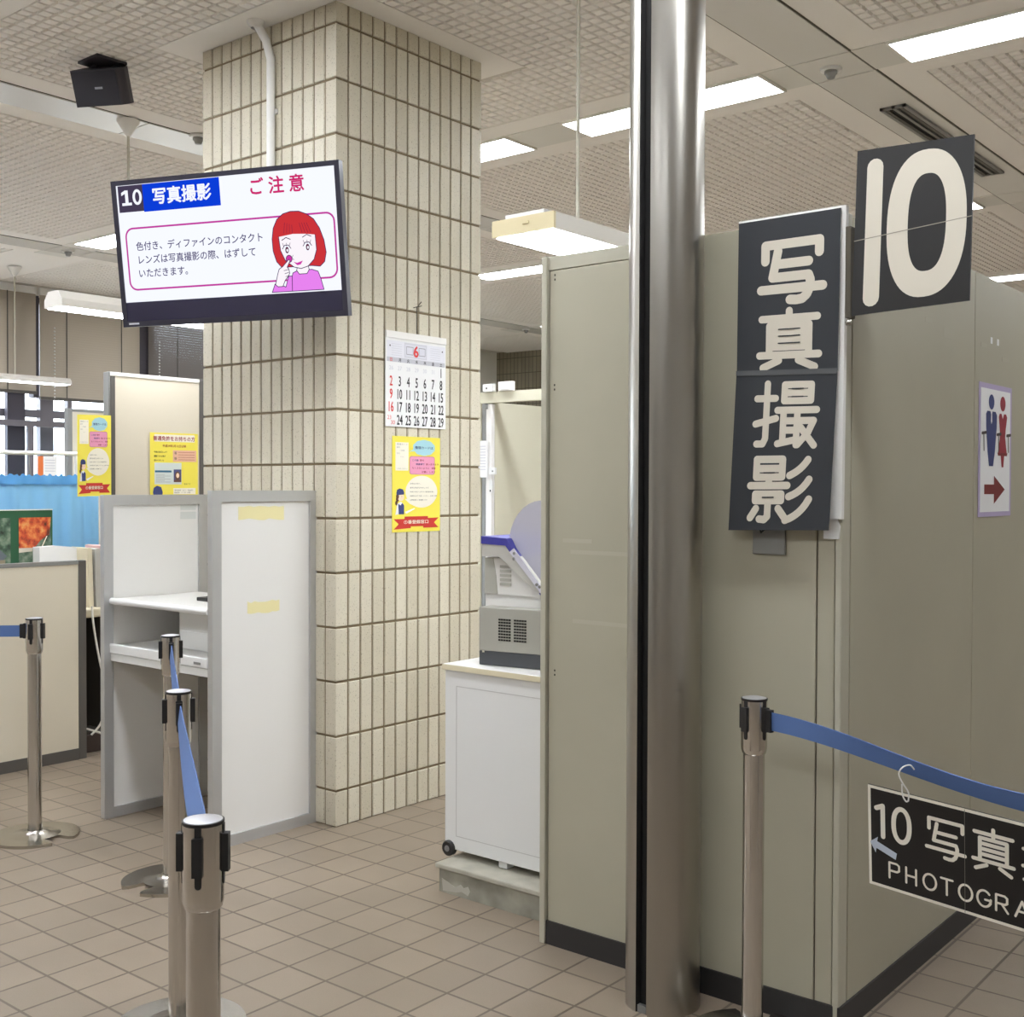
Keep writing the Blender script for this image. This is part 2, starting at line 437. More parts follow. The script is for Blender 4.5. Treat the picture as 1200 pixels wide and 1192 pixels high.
for y, w in ((2.6, .06), (3.55, .06), (4.6, .06), (6.27, .15), (6.58, .05), (7.41, .10), (8.5, .06), (9.54, .06)):
    mb.box(X0-.14, X0-.06, y, y+w, .9, 3.42, M_wframe)
mb.box(X0-.135, X0-.065, WY0, WY1, 2.17, 2.25, M_wframe); mb.box(X0-.135, X0-.065, WY0, WY1, .9, .97, M_wframe); mb.box(X0-.135, X0-.065, WY0, WY1, 3.36, 3.42, M_wframe)
for y, w in ((4.565, .04), (6.14, .06), (7.352, .215)): mb.box(X0-.055, X0+.05, y, y+w, 2.37, 3.42, M_wpil)
wf = struct(mb.build('window_1'))
MB().box(X0-.105, X0-.095, WY0, WY1, .93, 3.4, M_glass).build('glass', wf)
mb = MB().box(X0-.04, X0+.03, 5.87, 6.06, .0, 3.42, M_wpil); struct(mb.build('trim_20', bevel=.005))
dr = MB()                               # unseen dark doors added behind the viewer, for dark bands in steel reflections
for x0 in (-2.5, -1.55): dr.box(x0, x0+.93, Y0, Y0+.05, 0, 2.2, mat('added_door_dark', (64, 60, 58), .4))
dr = struct(dr.build('added_door_1', bevel=.004))
for x0 in (-1.64, -1.50): MB().box(x0, x0+.03, Y0+.05, Y0+.09, .9, 1.3, M_steelb).build('handle', dr)
# tiled column
def tiled_column():
    mb = MB(); mb.box(COLX0+.006, COLX1-.006, COLY0+.006, COLY1-.006, 0, CH+.01, M_grout)
    pw, ph, z0 = .93/13, .23272, .153
    rows = []; z = z0-ph
    while z < CH: rows.append((max(z+.005, .002), min(z+ph-.005, CH))); z += ph
    c = .003
    for side in range(4):
        for i in range(13):
            a, b = i*pw+.0042, (i+1)*pw-.0042
            if i == 0: a = .0
            if i == 12: b = .93
            for za, zb in rows:
                o = []
                ca, cbb = (0 if i == 0 else c), (0 if i == 12 else c)
                for (s, z, dep) in ((a+ca, za+c, 0), (b-cbb, za+c, 0), (b-cbb, zb-c, 0), (a+ca, zb-c, 0), (a, za, .003), (b, za, .003), (b, zb, .003), (a, zb, .003), (a, za, .009), (b, za, .009), (b, zb, .009), (a, zb, .009)):
                    x, y = {0: (COLX0+s, COLY0+dep), 1: (COLX1-dep, COLY0+s), 2: (COLX1-s, COLY1-dep), 3: (COLX0+dep, COLY1-s)}[side]
                    o.append((x, y, z))
                fs = [(0,1,2,3),(4,5,1,0),(6,7,3,2),(8,9,5,4),(10,11,7,6)]
                if i != 12: fs += [(5,6,2,1),(9,10,6,5)]
                if i != 0: fs += [(7,4,0,3),(11,8,4,7)]
                mb.add(o, fs, M_tile)
    return struct(mb.build('column'))
tiled_column()

# ================================================================== lights
def fitting(x, y, label, L=1.23, Wd=.305):
    t = thing('ceiling_light', (x, y, CH-.014), label, 'ceiling light', 'fluorescent panels set in the ceiling')
    f = MB()
    for a, b, c, d in ((0, L, 0, .012), (0, L, Wd-.012, Wd), (0, .012, .012, Wd-.012), (L-.012, L, .012, Wd-.012)):
        f.box(a, b, c, d, 0, .014, M_frame)
    f.build('frame', t, world=False)
    MB().box(.012, L-.012, .012, Wd-.012, .002, .012, M_dif).build('diffuser', t, world=False)
    return t
F0 = None
NAMES = {(-1, 0, 0): 'lit ceiling panel just right of the tiled column', (-1, 0, 1): 'lit ceiling panel crossed by the polished steel pole',
         (0, 0, 0): 'long lit ceiling panel above the black 10 sign', (-2, 0, 0): 'lit ceiling panel half hidden behind the television',
         (-1, 1, 0): 'distant lit ceiling panel below the cream hanging light, beside the tiled column', (-1, 1, 1): 'lit ceiling panel showing behind the black 10 sign at its right edge',
         (0, 1, 0): 'lit ceiling panel beyond the right edge of the 10 sign', (-1, 2, 1): 'distant lit ceiling strip above the restroom sign'}
for j in range(-2, 3):
    for k in range(-3, 2):
        for s in (0, 1):
            x = BX+PX*k+.31+(.17 if s == 0 else 1.8); y = BY+PY*j+.0025
            if x < X0+.2 or x+1.25 > X1: continue
            if k >= 1 or (k == -3 and j >= 0): continue
            lb = NAMES.get((k, j, s), 'lit rectangular ceiling panel in a row of light panels')
            if F0 is None: F0 = fitting(x, y, lb)
            else: dup(F0, (x, y, CH-.014), lb)
# right hanging light: cream boxed fitting
def rod_light(name, label, group, c, L, Wd, H, prof, rod, rodx, mend):
    x0, y0, z0 = c
    t = thing(name, (x0, y0, z0), label, 'hanging light', group)
    mb = MB()
    P = lambda u, v, d: Vector((x0+u, y0+d, z0+v))
    mb.prism(prof, P, 0.012, L-.012, M_trough); mb.build('housing', t, bevel=.002)
    for a, b in ((0, .012), (L-.012, L)): MB().prism(prof, P, a, b, mend).build('end_cap', t, bevel=.002)
    MB().box(x0-Wd/2+.012, x0+Wd/2-.012, y0+.014, y0+L-.014, z0-.004, z0+.01, M_pdif).build('diffuser', t)
    for ry in rod:
        MB().tube([(x0+rodx, y0+ry, z0+H-.01), (x0+rodx, y0+ry, CH-.01)], .0072, M_rod, 10).build('rod', t, smooth=40)
        MB().lathe([(.011, -.09), (.03, -.06), (.062, -.01), (.062, 0)], M_white, 24, (x0+rodx, y0+ry, CH-.007)).build('ceiling_rose', t, smooth=40)
    return t
t = rod_light('pendant_light', 'boxed hanging light with a cream end plate, on a thin rod above the booth', None, (-2.590, 3.2, 2.35), 1.22, .28, .0585,
              [(-.14, 0), (.14, 0), (.14, .0585), (-.14, .0585)], (.33,), 0, M_cream)
MB().box(-2.68, -2.505, 3.215, 3.6, 2.408, 2.426, M_whitep).build('top_cover', t)
MB().box(-2.588, -2.560, 3.195, 3.2, 2.380, 2.390, M_cream).build('latch', t, bevel=.002)
trap = [(-.09, 0), (.09, 0), (.09, .04), (.055, .085), (-.055, .085), (-.09, .04)]
rod_light('pendant_light', 'white hanging trough light half hidden behind the television', None, (-5.8, 3.22, 2.40), 1.0, .18, .085, trap, (.45,), 0, M_trough)
rod_light('pendant_light', 'white hanging trough light on a rod near the blinds, above the blue curtain', None, (-10.485, 4.72, 2.43), 1.24, .18, .06,
          [(-.09, 0), (.09, 0), (.09, .03), (.06, .06), (-.06, .06), (-.09, .03)], (.72,), 0, M_trough)

# small ceiling fittings
def detector(x, y, label, r=.05):
    t = thing('smoke_detector', (x, y, CH-.006), label, 'smoke detector', 'small round detectors on the ceiling')
    MB().lathe([(0, -.012), (r, -.012), (r*1.05, 0)], M_whitep, 24).build('base', t, smooth=40, world=False)
    MB().lathe([(0, -.05), (r*.35, -.048), (r*.5, -.03), (r*.62, -.026), (r*.62, -.012)], M_mgrey, 20).build('sensor_head', t, smooth=40, world=False)
    return t
d0 = detector(-2.422, 5.375, 'small grey detector on the ceiling strip above the 10 sign')
dup(d0, (-9.40, 5.36, CH-.006), 'small grey detector on the ceiling left of the television')
dup(d0, (-5.74, 4.09, CH-.006), 'small detector on the ceiling strip at the left edge of the tiled column')
dup(d0, (-9.40, 11.7, CH-.006), 'small grey detector on the far ceiling strip right of the tiled column')
t = thing('air_vent', (-2.39, 6.95, CH-.006), 'long dark slot vent in the ceiling strip behind the 10 sign', 'air vent')
f = MB()
vy0, vy1, vx0, vx1 = 6.1, 7.8, -2.47, -2.33
for a, b, c, d in ((vx0, vx0+.02, vy0, vy1), (vx1-.02, vx1, vy0, vy1), (vx0, vx1, vy0, vy0+.02), (vx0, vx1, vy1-.02, vy1), (-2.405, -2.388, vy0, vy1)):
    f.box(a, b, c, d, CH-.02, CH-.006, M_mgrey)
f.build('frame', t)
MB().box(vx0+.02, vx1-.02, vy0+.02, vy1-.02, CH-.010, CH-.006, M_void).build('slot', t)
for sx in (-.043, .035): MB().box(-2.397+sx-.012, -2.397+sx+.006, vy0+.02, vy1-.02, CH-.017, CH-.011, M_dgrey).build('vane', t)

# loudspeaker under the ceiling
ss = EYE + (Vector((-4.753, 2.865, 3.234))-EYE)*1.072; fw = (Vector((0, 0, 1.45))-ss).normalized()
rt = Vector((.80, .60, 0)).normalized()
n_ = Vector((.62, -.66, -.42)); rt = Vector((.70, .70, .10)).normalized(); n_ = (n_-rt*n_.dot(rt)).normalized(); up_ = n_.cross(rt)
R3 = Matrix((rt, -n_, up_)).transposed()
plan_k = 1.06
t = thing('speaker', ss, 'dark wedge shaped loudspeaker fixed under the latticed ceiling', 'loudspeaker', rot=R3)
plan = [(-.125, 0), (.09, 0), (.125, .03), (.135, .07), (.12, .11), (.08, .14), (-.08, .14)]
MB().prism(plan, lambda u, v, d: Vector((u, v, d)), -.083, .083, M_spk).build('cabinet', t, world=False, bevel=.006)
MB().box(-.12, .086, -.006, 0, -.078, .078, mat('speaker_mesh', (44, 42, 48), .8, bump=.5, bscale=700)).build('grille', t, world=False)
MB().box(-.022, .014, -.0075, -.006, -.005, .005, M_inkg).build('badge', t, world=False)
iv = R3.inverted()
for s_ in (-.05, .05):
    a = iv @ (Vector((ss.x+s_*.7-.02, ss.y+s_*.7+.06, CH))-ss); b = Vector((s_, .08, .07))
    MB().tube([a, (a+b)/2, b], .014, M_spk, 8).build('bracket', t, world=False)
a = iv @ (Vector((ss.x-.02, ss.y+.06, CH-.006))-ss)
mb = MB(); pts = [(-.1, -.1), (.1, .1), (.06, .14), (-.14, -.06)]
mb.prism([(-.11, -.05), (.06, -.05), (.06, .11), (-.11, .11)], lambda u, v, d: iv @ (Vector((ss.x+u, ss.y+v, CH-d))-ss), 0, .012, M_spk); mb.build('ceiling_plate', t, world=False)

# ================================================================== far left: windows, blinds, curtain corner
def blind(y0, y1, z0, z1, m, tilt, label, chain_y, pitch=.025):
    t = thing('venetian_blind', (X0+.08, (y0+y1)/2, z0), label, 'blind', 'venetian blinds over the windows')
    mb = MB(); z = z0+.03; hw = .0155
    while z < z1-.03:
        dx, dz = hw*math.cos(tilt), hw*math.sin(tilt)
        xc = X0+.08
        mb.add([(xc-dx, y0, z+dz), (xc-dx, y1, z+dz), (xc, y1, z+.0022), (xc, y0, z+.0022), (xc+dx, y0, z-dz), (xc+dx, y1, z-dz)], [(0,1,2,3),(3,2,5,4)], m); z += pitch
    mb.build('slats', t)
    MB().box(X0+.06, X0+.10, y0, y1, z1-.03, CH-.0005, M_whitep).build('head_rail', t)
    MB().box(X0+.06, X0+.10, y0, y1, z0-.01, z0+.02, M_dgrey).build('bottom_rail', t)
    for q in (.25, .8):
        yy = y0+(y1-y0)*q; MB().box(X0+.097, X0+.099, yy-.006, yy+.006, z0, z1-.03, M_dgrey).build('ladder_tape', t)
    if chain_y:
        mb = MB(); zz = z0+.02
        while zz < z0+.75: mb.lathe([(0, -.011), (.011, 0), (0, .011)], M_whitep, 8, (X0+.125, chain_y, zz)); zz += .034
        mb.build('bead_chain', t)
blind(4.6, 6.15, 2.41, 3.46, M_blind, 1.25, 'closed beige venetian blind behind the rod of the hanging light at the far left', None)
blind(6.19, 7.36, 2.36, 3.46, M_blind, 1.25, 'closed beige venetian blind with a bead chain, left of the tall screen', 6.33)
blind(7.47, 8.95, 2.34, 3.46, M_blindd, 1.2, 'dark venetian blind with open slats beside the tiled column', 7.585, .0275)
blind(2.7, 4.57, 2.41, 3.46, M_blind, 1.25, 'closed beige venetian blind outside the left edge of the view', None)
mb = MB(); Pn = plane_map((X0+.2, 6.10, 1.76), (0, .21, 0), (0, 0, -.2), (1, 0, 0))
mb.prism([(0,0),(1,0),(1,1),(0,1)], Pn, 0, .002, M_paperw); mb.rect(0, 0, .28, 1, Pn, .0025, mat('orange_strip', (226, 120, 62), .6))
for i in range(5): mb.rect(.36, .18+i*.14, .9, .22+i*.14, Pn, .0026, M_inkp)
# glazed screen that carries the notice
t = thing('glazed_screen', (X0+.185, 6.2, 0), 'grey framed glass screen in front of the bright window, behind the blue curtain', 'glass screen')
gs = MB()
for a, b in ((5.2, 5.25), (6.0, 6.06), (6.74, 6.80)): gs.box(X0+.16, X0+.20, a, b, 0, 2.06, M_wframe)
gs.box(X0+.16, X0+.20, 5.2, 6.80, 2.06, 2.12, M_wframe); gs.box(X0+.16, X0+.20, 5.25, 6.74, 0, .08, M_wframe)
gs.build('frame', t); MB().box(X0+.178, X0+.182, 5.25, 6.74, .08, 2.06, M_glass).build('glass', t)
tag(mb.build('notice_sheet'), 'white notice with an orange strip on the glass behind the blue curtain', 'notice')
# blue curtain on a rail
t = thing('curtain_stand', (-6.3, 3.0, 0), 'blue cloth curtain hanging below a white rail, behind the low screen', 'curtain')
MB().tube([(-6.3, 1.9, 1.635), (-6.3, 3.66, 1.640)], .013, M_white, 10).build('rail', t, smooth=40)
for y in (1.92, 3.64): MB().tube([(-6.3, y, 0), (-6.3, y, 1.63)], .013, M_white, 10).build('post', t, smooth=40)
for y in (1.92, 3.64): MB().box(-6.5, -6.1, y-.02, y+.02, 0, .02, M_white).build('foot', t)
def cloth(z0, z1, m, amp, x, frill=0):
    mb = MB(); n = 170; nz = 6; vs = []
    for j in range(nz+1):
        for i in range(n+1):
            y = 1.95+(3.765-1.95)*i/n; q = i*.42+1.3*math.sin(i*.07)
            zz = z0+(z1-z0)*j/nz + (frill*math.sin(i*1.7)+frill*.6*math.sin(i*.9) if j == nz else 0)
            vs.append((x+amp*math.sin(q)*(1-.35*j/nz)+amp*.4*math.sin(q*2.3+1), y, zz))
    k = n+1
    mb.add(vs, [(j*k+i, j*k+i+1, (j+1)*k+i+1, (j+1)*k+i) for j in range(nz) for i in range(n)], m); return mb
cloth(.12, 1.48, M_curtain, .016, -6.285).build('cloth', t, smooth=80)
cloth(1.462, 1.515, M_curtd, .012, -6.276, .006).build('header_tape', t, smooth=80)
for i in range(8):
    y = 2.0+i*.225; MB().tube([(-6.285, y, 1.50), (-6.297, y, 1.58), (-6.3, y, 1.655), (-6.31, y, 1.62)], .002, M_mgrey, 6).build('hook', t)

# garden photograph board, standing on the desk
mb = MB(); Pb = plane_map((-6.05, 2.72, 1.325), (0, .63, 0), (0, 0, -.50), (1, 0, 0), 1.26, 1.0)
mb.prism([(0,0),(1.26,0),(1.26,1),(0,1)], Pb, -.012, 0, mat('board_green', (40, 92, 62), .6))
def leafmat(name, cols, scale):
    m = bpy.data.materials.new(name); m.use_nodes = True; N = m.node_tree.nodes; L = m.node_tree.links
    g = N.new('ShaderNodeTexCoord'); v = N.new('ShaderNodeTexVoronoi'); v.inputs['Scale'].default_value = scale
    nn = N.new('ShaderNodeTexNoise'); nn.inputs['Scale'].default_value = scale*.6; nn.inputs['Detail'].default_value = 6
    cr = N.new('ShaderNodeValToRGB'); e = cr.color_ramp.elements
    e[0].position = .3; e[1].position = .72; e[0].color = rgb(*cols[0]); e[1].color = rgb(*cols[-1])
    for i, c in enumerate(cols[1:-1]):
        q = e.new(.3+.42*(i+1)/(len(cols)-1)); q.color = rgb(*c)
    L.new(g.outputs['Object'], nn.inputs['Vector']); L.new(nn.outputs['Fac'], cr.inputs[0]); L.new(cr.outputs[0], N['Principled BSDF'].inputs['Base Color'])
    N['Principled BSDF'].inputs['Roughness'].default_value = .4
    return m
M_autumn = leafmat('autumn_leaves', [(70, 40, 30), (200, 76, 44), (226, 130, 70), (230, 190, 120)], 45)
M_bushes = leafmat('green_bushes', [(30, 44, 34), (70, 96, 78), (110, 132, 112), (150, 160, 144)], 40)
mb.rect(.87, .09, 1.24, .97, Pb, .001, M_bushes)
mb.poly([(.87, .09), (1.24, .09), (1.22, .28), (1.12, .34), (1.05, .42), (.87, .42)], Pb, .002, M_autumn)
mb.poly([(.87, .42), (1.03, .42), (1.02, .46), (.87, .47)], Pb, .003, M_ivory)
mb.stroke([(1.09, .58), (1.14, .40), (1.19, .30)], .012, Pb, .003, M_cream2); mb.stroke([(1.05, .55), (1.07, .44)], .01, Pb, .003, M_cream2)
mb.rect(.10, .09, .78, .97, Pb, .001, M_bushes)
mb.poly([(.40, .52), (.56, .34), (.74, .50), (.70, .54), (.44, .54)], Pb, .002, mat('slate_roof', (104, 112, 122), .6)); mb.rect(.46, .54, .72, .74, Pb, .002, mat('hut_wall', (150, 140, 120), .6))
mb.prism([(0,0),(1.26,0),(1.26,.012),(0,.012)], Pb, 0, .004, M_white)
tag(mb.build('photo_board'), 'garden photograph board with autumn leaves and green border, in front of the blue curtain', 'picture')
# desk, folders and cables behind the low screen
t = thing('office_desk', (-6.05, 3.0, 0), 'beige topped desk with a dark side panel between the low and tall screens', 'desk')
MB().box(-6.22, -5.78, 2.3, 3.585, .735, .785, M_desk).build('desk_top', t, bevel=.012)
MB().box(-6.18, -5.84, 3.53, 3.57, 0, .735, M_darkp).build('side_panel', t); MB().box(-6.18, -5.84, 2.32, 2.36, 0, .735, M_darkp).build('side_panel', t)
MB().box(-6.18, -6.15, 2.36, 3.53, .08, .735, M_darkp).build('back_panel', t)
def folder(y0, y1, x0, x1, z1, m, label, lean=0):
    mb = MB(); P = lambda u, v, d: Vector((d, u+lean*(v-.785), v))
    mb.prism([(y0, .786), (y1, .786), (y1, z1-.012), ((y0+y1)/2, z1), (y0, z1-.004)], P, x0, x1, m)
    tag(mb.build('file_folder', bevel=.002), label, 'folder', 'folders standing on the desk')
folder(3.22, 3.44, -6.02, -5.95, 1.125, M_paperw, 'wide white folder standing above the low screen')
folder(3.447, 3.475, -6.02, -5.84, 1.115, M_folderb, 'narrow beige folder beside the end post of the low screen', -.03)
folder(3.485, 3.53, -6.02, -5.83, 1.11, M_folderg, 'grey folder standing between beige and pink folders', -.03)
folder(3.535, 3.575, -6.02, -5.82, 1.125, M_folderp, 'pale pink folder next to the white writing booth', -.02)
def curve_pts(pts):
    P = [Vector(p) for p in pts]; out = []
    for i in range(len(P)-1):
        p0, p1, p2, p3 = P[max(i-1, 0)], P[i], P[i+1], P[min(i+2, len(P)-1)]
        for k in range(8):
            s = k/8; out.append(.5*((2*p1)+(p2-p0)*s+(2*p0-5*p1+4*p2-p3)*s*s+(3*p1-p0-3*p2+p3)*s**3))
    out.append(P[-1]); return out
def cord(name, pts, r, m, label): return tag(MB().tube(curve_pts(pts), r, m, 7).build(name, smooth=60), label, 'cable')
cord('loose_cable', [(-5.765, 3.42, .80), (-5.762, 3.425, .70), (-5.76, 3.46, .50), (-5.757, 3.50, .33), (-5.755, 3.47, .17), (-5.76, 3.41, .10)], .006, M_cable, 'white cable hanging from the desk edge beside the low screen')
cord('loose_cable', [(-5.80, 3.40, .13), (-5.74, 3.48, .09), (-5.68, 3.52, .02), (-5.66, 3.44, .008), (-5.63, 3.40, .008)], .006, M_cable, 'grey cable looped on the floor at the end of the low screen')
t = thing('power_box', (-5.86, 3.50, 0), 'dark box on the floor under the desk among cables', 'box')
MB().box(-5.95, -5.78, 3.38, 3.52, 0, .10, mat('box_brown', (58, 44, 38), .6)).build('body', t, bevel=.006); MB().box(-5.94, -5.79, 3.39, 3.51, .10, .115, M_darkp).build('lid', t, bevel=.004)
# screens
def screen(name, label, x, y0, y1, z1, th, post0, post1, endm, panelm, top=True, base=.06):
    t = thing(name, (x, (y0+y1)/2, 0), label, 'partition screen')
    MB().box(x-th/2+.004, x+th/2-.004, y0+post0, y1-post1, base, z1-.02, panelm).build('panel', t)
    MB().box(x-th/2, x+th/2, y0, y0+post0, 0, z1, endm).build('end_post', t, bevel=.004)
    MB().box(x-th/2, x+th/2, y1-post1, y1, 0, z1, M_dgrey).build('end_post', t, bevel=.004)
    MB().box(x-th/2, x+th/2, y0+post0, y1-post1, z1-.02, z1, M_mgrey if not top else M_white).build('top_rail', t)
    MB().box(x-th/2, x+th/2, y0+post0, y1-post1, .0, base, M_dgrey).build('bottom_rail', t)
    return t
screen('divider_screen', 'low beige screen with dark grey edging at the left edge', -5.70, 1.5, 3.335, 1.058, .045, .04, .045, M_dgrey, M_fab, top=False)
tall = screen('divider_screen', 'tall beige screen with a yellow notice, between television and low screen', -5.92, 3.60, 4.255, 2.095, .055, .012, .05, M_mgrey, M_fab, base=.05)
MB().box(-5.894, -5.8905, 3.612, 3.64, .05, 2.072, M_dgrey).build('edge_strip', tall)
screen('divider_screen', 'beige screen with grey edge behind the left yellow poster and curtain', -6.80, 3.86, 4.9, 1.94, .045, .03, .045, M_mgrey, M_fab, top=False)

# ================================================================== posters
def person_cap(mb, P, u, v, s, full=True):
    """officer with a blue cap; u,v = top centre of the cap, s = scale"""
    if full:
        mb.poly([(u-.055*s, v+.33*s), (u+.02*s, v+.28*s), (u+.07*s, v+.33*s), (u+.085*s, v+.55*s), (u-.05*s, v+.55*s), (u-.09*s, v+.56*s)], P, .0012, M_paperw)
        mb.poly([(u-.035*s, v+.32*s), (u+.01*s, v+.36*s), (u+.05*s, v+.31*s), (u+.085*s, v+.36*s), (u+.085*s, v+.55*s), (u-.025*s, v+.55*s)], P, .0016, M_navy)
        mb.poly([(u+.10*s, v+.50*s), (u+.30*s, v+.42*s), (u+.31*s, v+.44*s), (u+.13*s, v+.54*s)], P, .0014, M_paperw)
        mb.disc(u-.05*s, v+.23*s, .03*s, .06*s, P, .0012, M_hair); mb.disc(u-.07*s, v+.31*s, .025*s, .05*s, P, .0012, M_hair)
    mb.disc(u+.02*s, v+.19*s, .065*s, .075*s, P, .0018, M_skin)
    mb.disc(u-.05*s, v+.17*s, .03*s, .06*s, P, .0019, M_hair)
    mb.poly([(u-.075*s, v+.10*s), (u-.06*s, v+.03*s), (u-.01*s, v), (u+.06*s, v+.02*s), (u+.085*s, v+.09*s), (u+.08*s, v+.13*s), (u-.06*s, v+.14*s)], P, .0021, M_navy)
    mb.rect(u+.03*s, v+.165*s, u+.04*s, v+.18*s, P, .0022, M_ink)
def card_poster(name, P, label):
    """yellow queue-card poster, artwork in a 1 x 2.04 frame"""
    mb = MB(); H = 2.04
    mb.prism([(0,0),(1,0),(1,H),(0,H)], P, 0, .0008, M_yellow)
    mb.rect(.065, .13, .33, .73, P, .0012, M_cream2)
    text(mb, '整理カード', .2, .19, .045, P, .0016, M_inkg, 'C'); text(mb, '番号', .09, .25, .035, P, .0016, M_inkg); text(mb, '1104', .2, .32, .05, P, .0016, M_inkg, 'C')
    text(mb, '窓口', .09, .38, .035, P, .0016, M_inkg); text(mb, '11-1', .2, .45, .04, P, .0016, M_inkg, 'C'); text(mb, 'お待ちください', .2, .70, .03, P, .0016, M_inkg, 'C')
    cl = []
    for i in range(60):
        a = 2*PI*i/60; r = 1+.055*abs(math.sin(a*5.0))
        cl.append((.655+.225*r*math.cos(a), .23+.165*r*math.sin(a)))
    mb.poly(cl, P, .0012, M_sky); mb.disc(.415, .30, .03, .016, P, .00125, M_sky); mb.disc(.365, .315, .016, .01, P, .0013, M_sky)
    text(mb, '整理カードは', .655, .255, .064, P, .0018, M_navy, 'C', bold=.016)
    def rr(u0, v0, u1, v1, r):
        q = []
        for cx, cy, a0 in ((u1-r, v0+r, -PI/2), (u1-r, v1-r, 0), (u0+r, v1-r, PI/2), (u0+r, v0+r, PI)):
            q += [(cx+r*math.cos(a0+PI/2*k/6), cy+r*math.sin(a0+PI/2*k/6)) for k in range(7)]
        return q
    mb.poly(rr(.36, .425, .875, .80, .04), P, .0012, M_pink); mb.poly(rr(.352, .417, .883, .808, .045), P, .0010, mat('poster_purple', (176, 92, 140), .55))
    for i, (a, b, c) in enumerate(((.40, 'この後', '受付'), (.48, '検査場で', '使いますので'), (.40, 'なくさないように', '保管'), (.60, 'お願い', 'します'))):
        text(mb, b, a, .52+i*.083, .046, P, .0018, M_navy if i < 2 else M_maroon, 'L', bold=.016)
        text(mb, c, a+.05*len(b)+.01, .52+i*.083, .046, P, .0018, M_maroon, 'L', bold=.016)
    mb.disc(.605, 1.18, .335, .345, P, .0012, M_cream2, 48); mb.poly([(.255, 1.335), (.36, 1.33), (.44, 1.48), (.36, 1.44)], P, .0010, M_cream2)
    for i, b in enumerate(('お待ちの方へ', '番号が表示されましたら', '係員がお呼びしますので整理番号順に', '登録窓口までお越しください。お待ちの間', '必要書類をご準備願います。')):
        text(mb, b, .36, 1.02+i*.087, .036 if i < 2 else .030, P, .0016, M_ink)
    person_cap(mb, P, .155, 1.11, 1.0)
    mb.poly([(.03, 1.76), (.25, 1.76), (.25, 1.71), (.74, 1.71), (.74, 1.75), (.97, 1.745), (.87, 1.85), (.965, 1.96), (.64, 1.96), (.64, 1.925), (.38, 1.925), (.38, 1.96), (.03, 1.98), (.13, 1.87)], P, .0012, M_red)
    text(mb, '①番登録窓口', .49, 1.86, .088, P, .0018, M_cream2, 'C', bold=.016)
    return tag(mb.build(name), label, 'poster')
XC = COLX1+.0015
card_poster('yellow_poster', plane_map((XC, 3.662, 1.681), (0, .312, 0), (0, 0, -.432), (1, 0, 0), 1, 2.04), 'yellow poster with a red ribbon below the calendar on the tiled column')
card_poster('yellow_poster', plane_map((-5.885, 3.405, 1.845), (0, .205, .004), (0, .0, -.450), (1, 0, 0), 1, 2.04), 'yellow poster with a red ribbon in front of the blue curtain')
def licence_poster(P):
    mb = MB(); H = 1.42
    mb.prism([(0,0),(1,0),(1,H),(0,H)], P, 0, .0008, M_yellow)
    mb.rect(.09, .03, .93, .16, P, .0011, M_cream2)
    text(mb, '普通免許をお持ちの方', .50, .135, .088, P, .0016, M_maroon, 'C', bold=.022)
    text(mb, '平成29年3月12日以降', .50, .255, .052, P, .0016, M_maroon, 'C', bold=.016)
    for i, b in enumerate(('平成の改正により', '運転できる車が', '変わりました')): text(mb, b, .08, .36+i*.075, .034, P, .0016, M_ink, 'L', bold=.016)
    mb.rect(.47, .31, .97, .52, P, .0011, mat('poster_salmon', (226, 178, 150), .55))
    for i in range(2): text(mb, '種類'[i], .50, .38+i*.1, .05, P, .0016, M_ink)
    for i in range(4): mb.rect(.58, .345+i*.045, .93, .351+i*.045, P, .0014, M_maroon)
    mb.rect(.09, .54, .65, .93, P, .0011, mat('licence_grey', (206, 214, 210), .55)); mb.rect(.10, .68, .44, .715, P, .0014, mat('licence_teal', (40, 100, 130), .55))
    for i in range(6): mb.rect(.12, .75+i*.027, .30+.12*(i % 2), .757+i*.027, P, .0014, M_inkg)
    mb.rect(.485, .66, .645, .89, P, .0014, mat('portrait_blue', (70, 74, 120), .55)); mb.disc(.565, .78, .055, .085, P, .0016, M_hair); mb.disc(.568, .77, .032, .045, P, .0018, M_skin); mb.rect(.49, .85, .64, .89, P, .0017, M_hair)
    text(mb, '見本です', .70, .94, .035, P, .0016, M_ink); mb.rect(.48, 1.0, .95, 1.11, P, .0011, M_cream2)
    text(mb, '準中型免許　五トン　限定条件', .50, 1.05, .028, P, .0016, M_ink); text(mb, '普通免許　三・五トン未満', .50, 1.09, .028, P, .0016, M_ink)
    person_cap(mb, P, .15, .955, 1.25)
    text(mb, '詳しくは係員にご確認を', .45, 1.19, .046, P, .0016, M_ink, 'L', bold=.016)
    mb.rect(.05, 1.30, .95, 1.37, P, .0011, M_red)
    return tag(mb.build('yellow_poster'), 'yellow notice picturing a licence card on the tall beige screen', 'poster')
licence_poster(plane_map((-5.890, 3.862, 1.765), (0, .328, .002), (0, 0, -.46), (1, 0, 0), 1, 1.42))
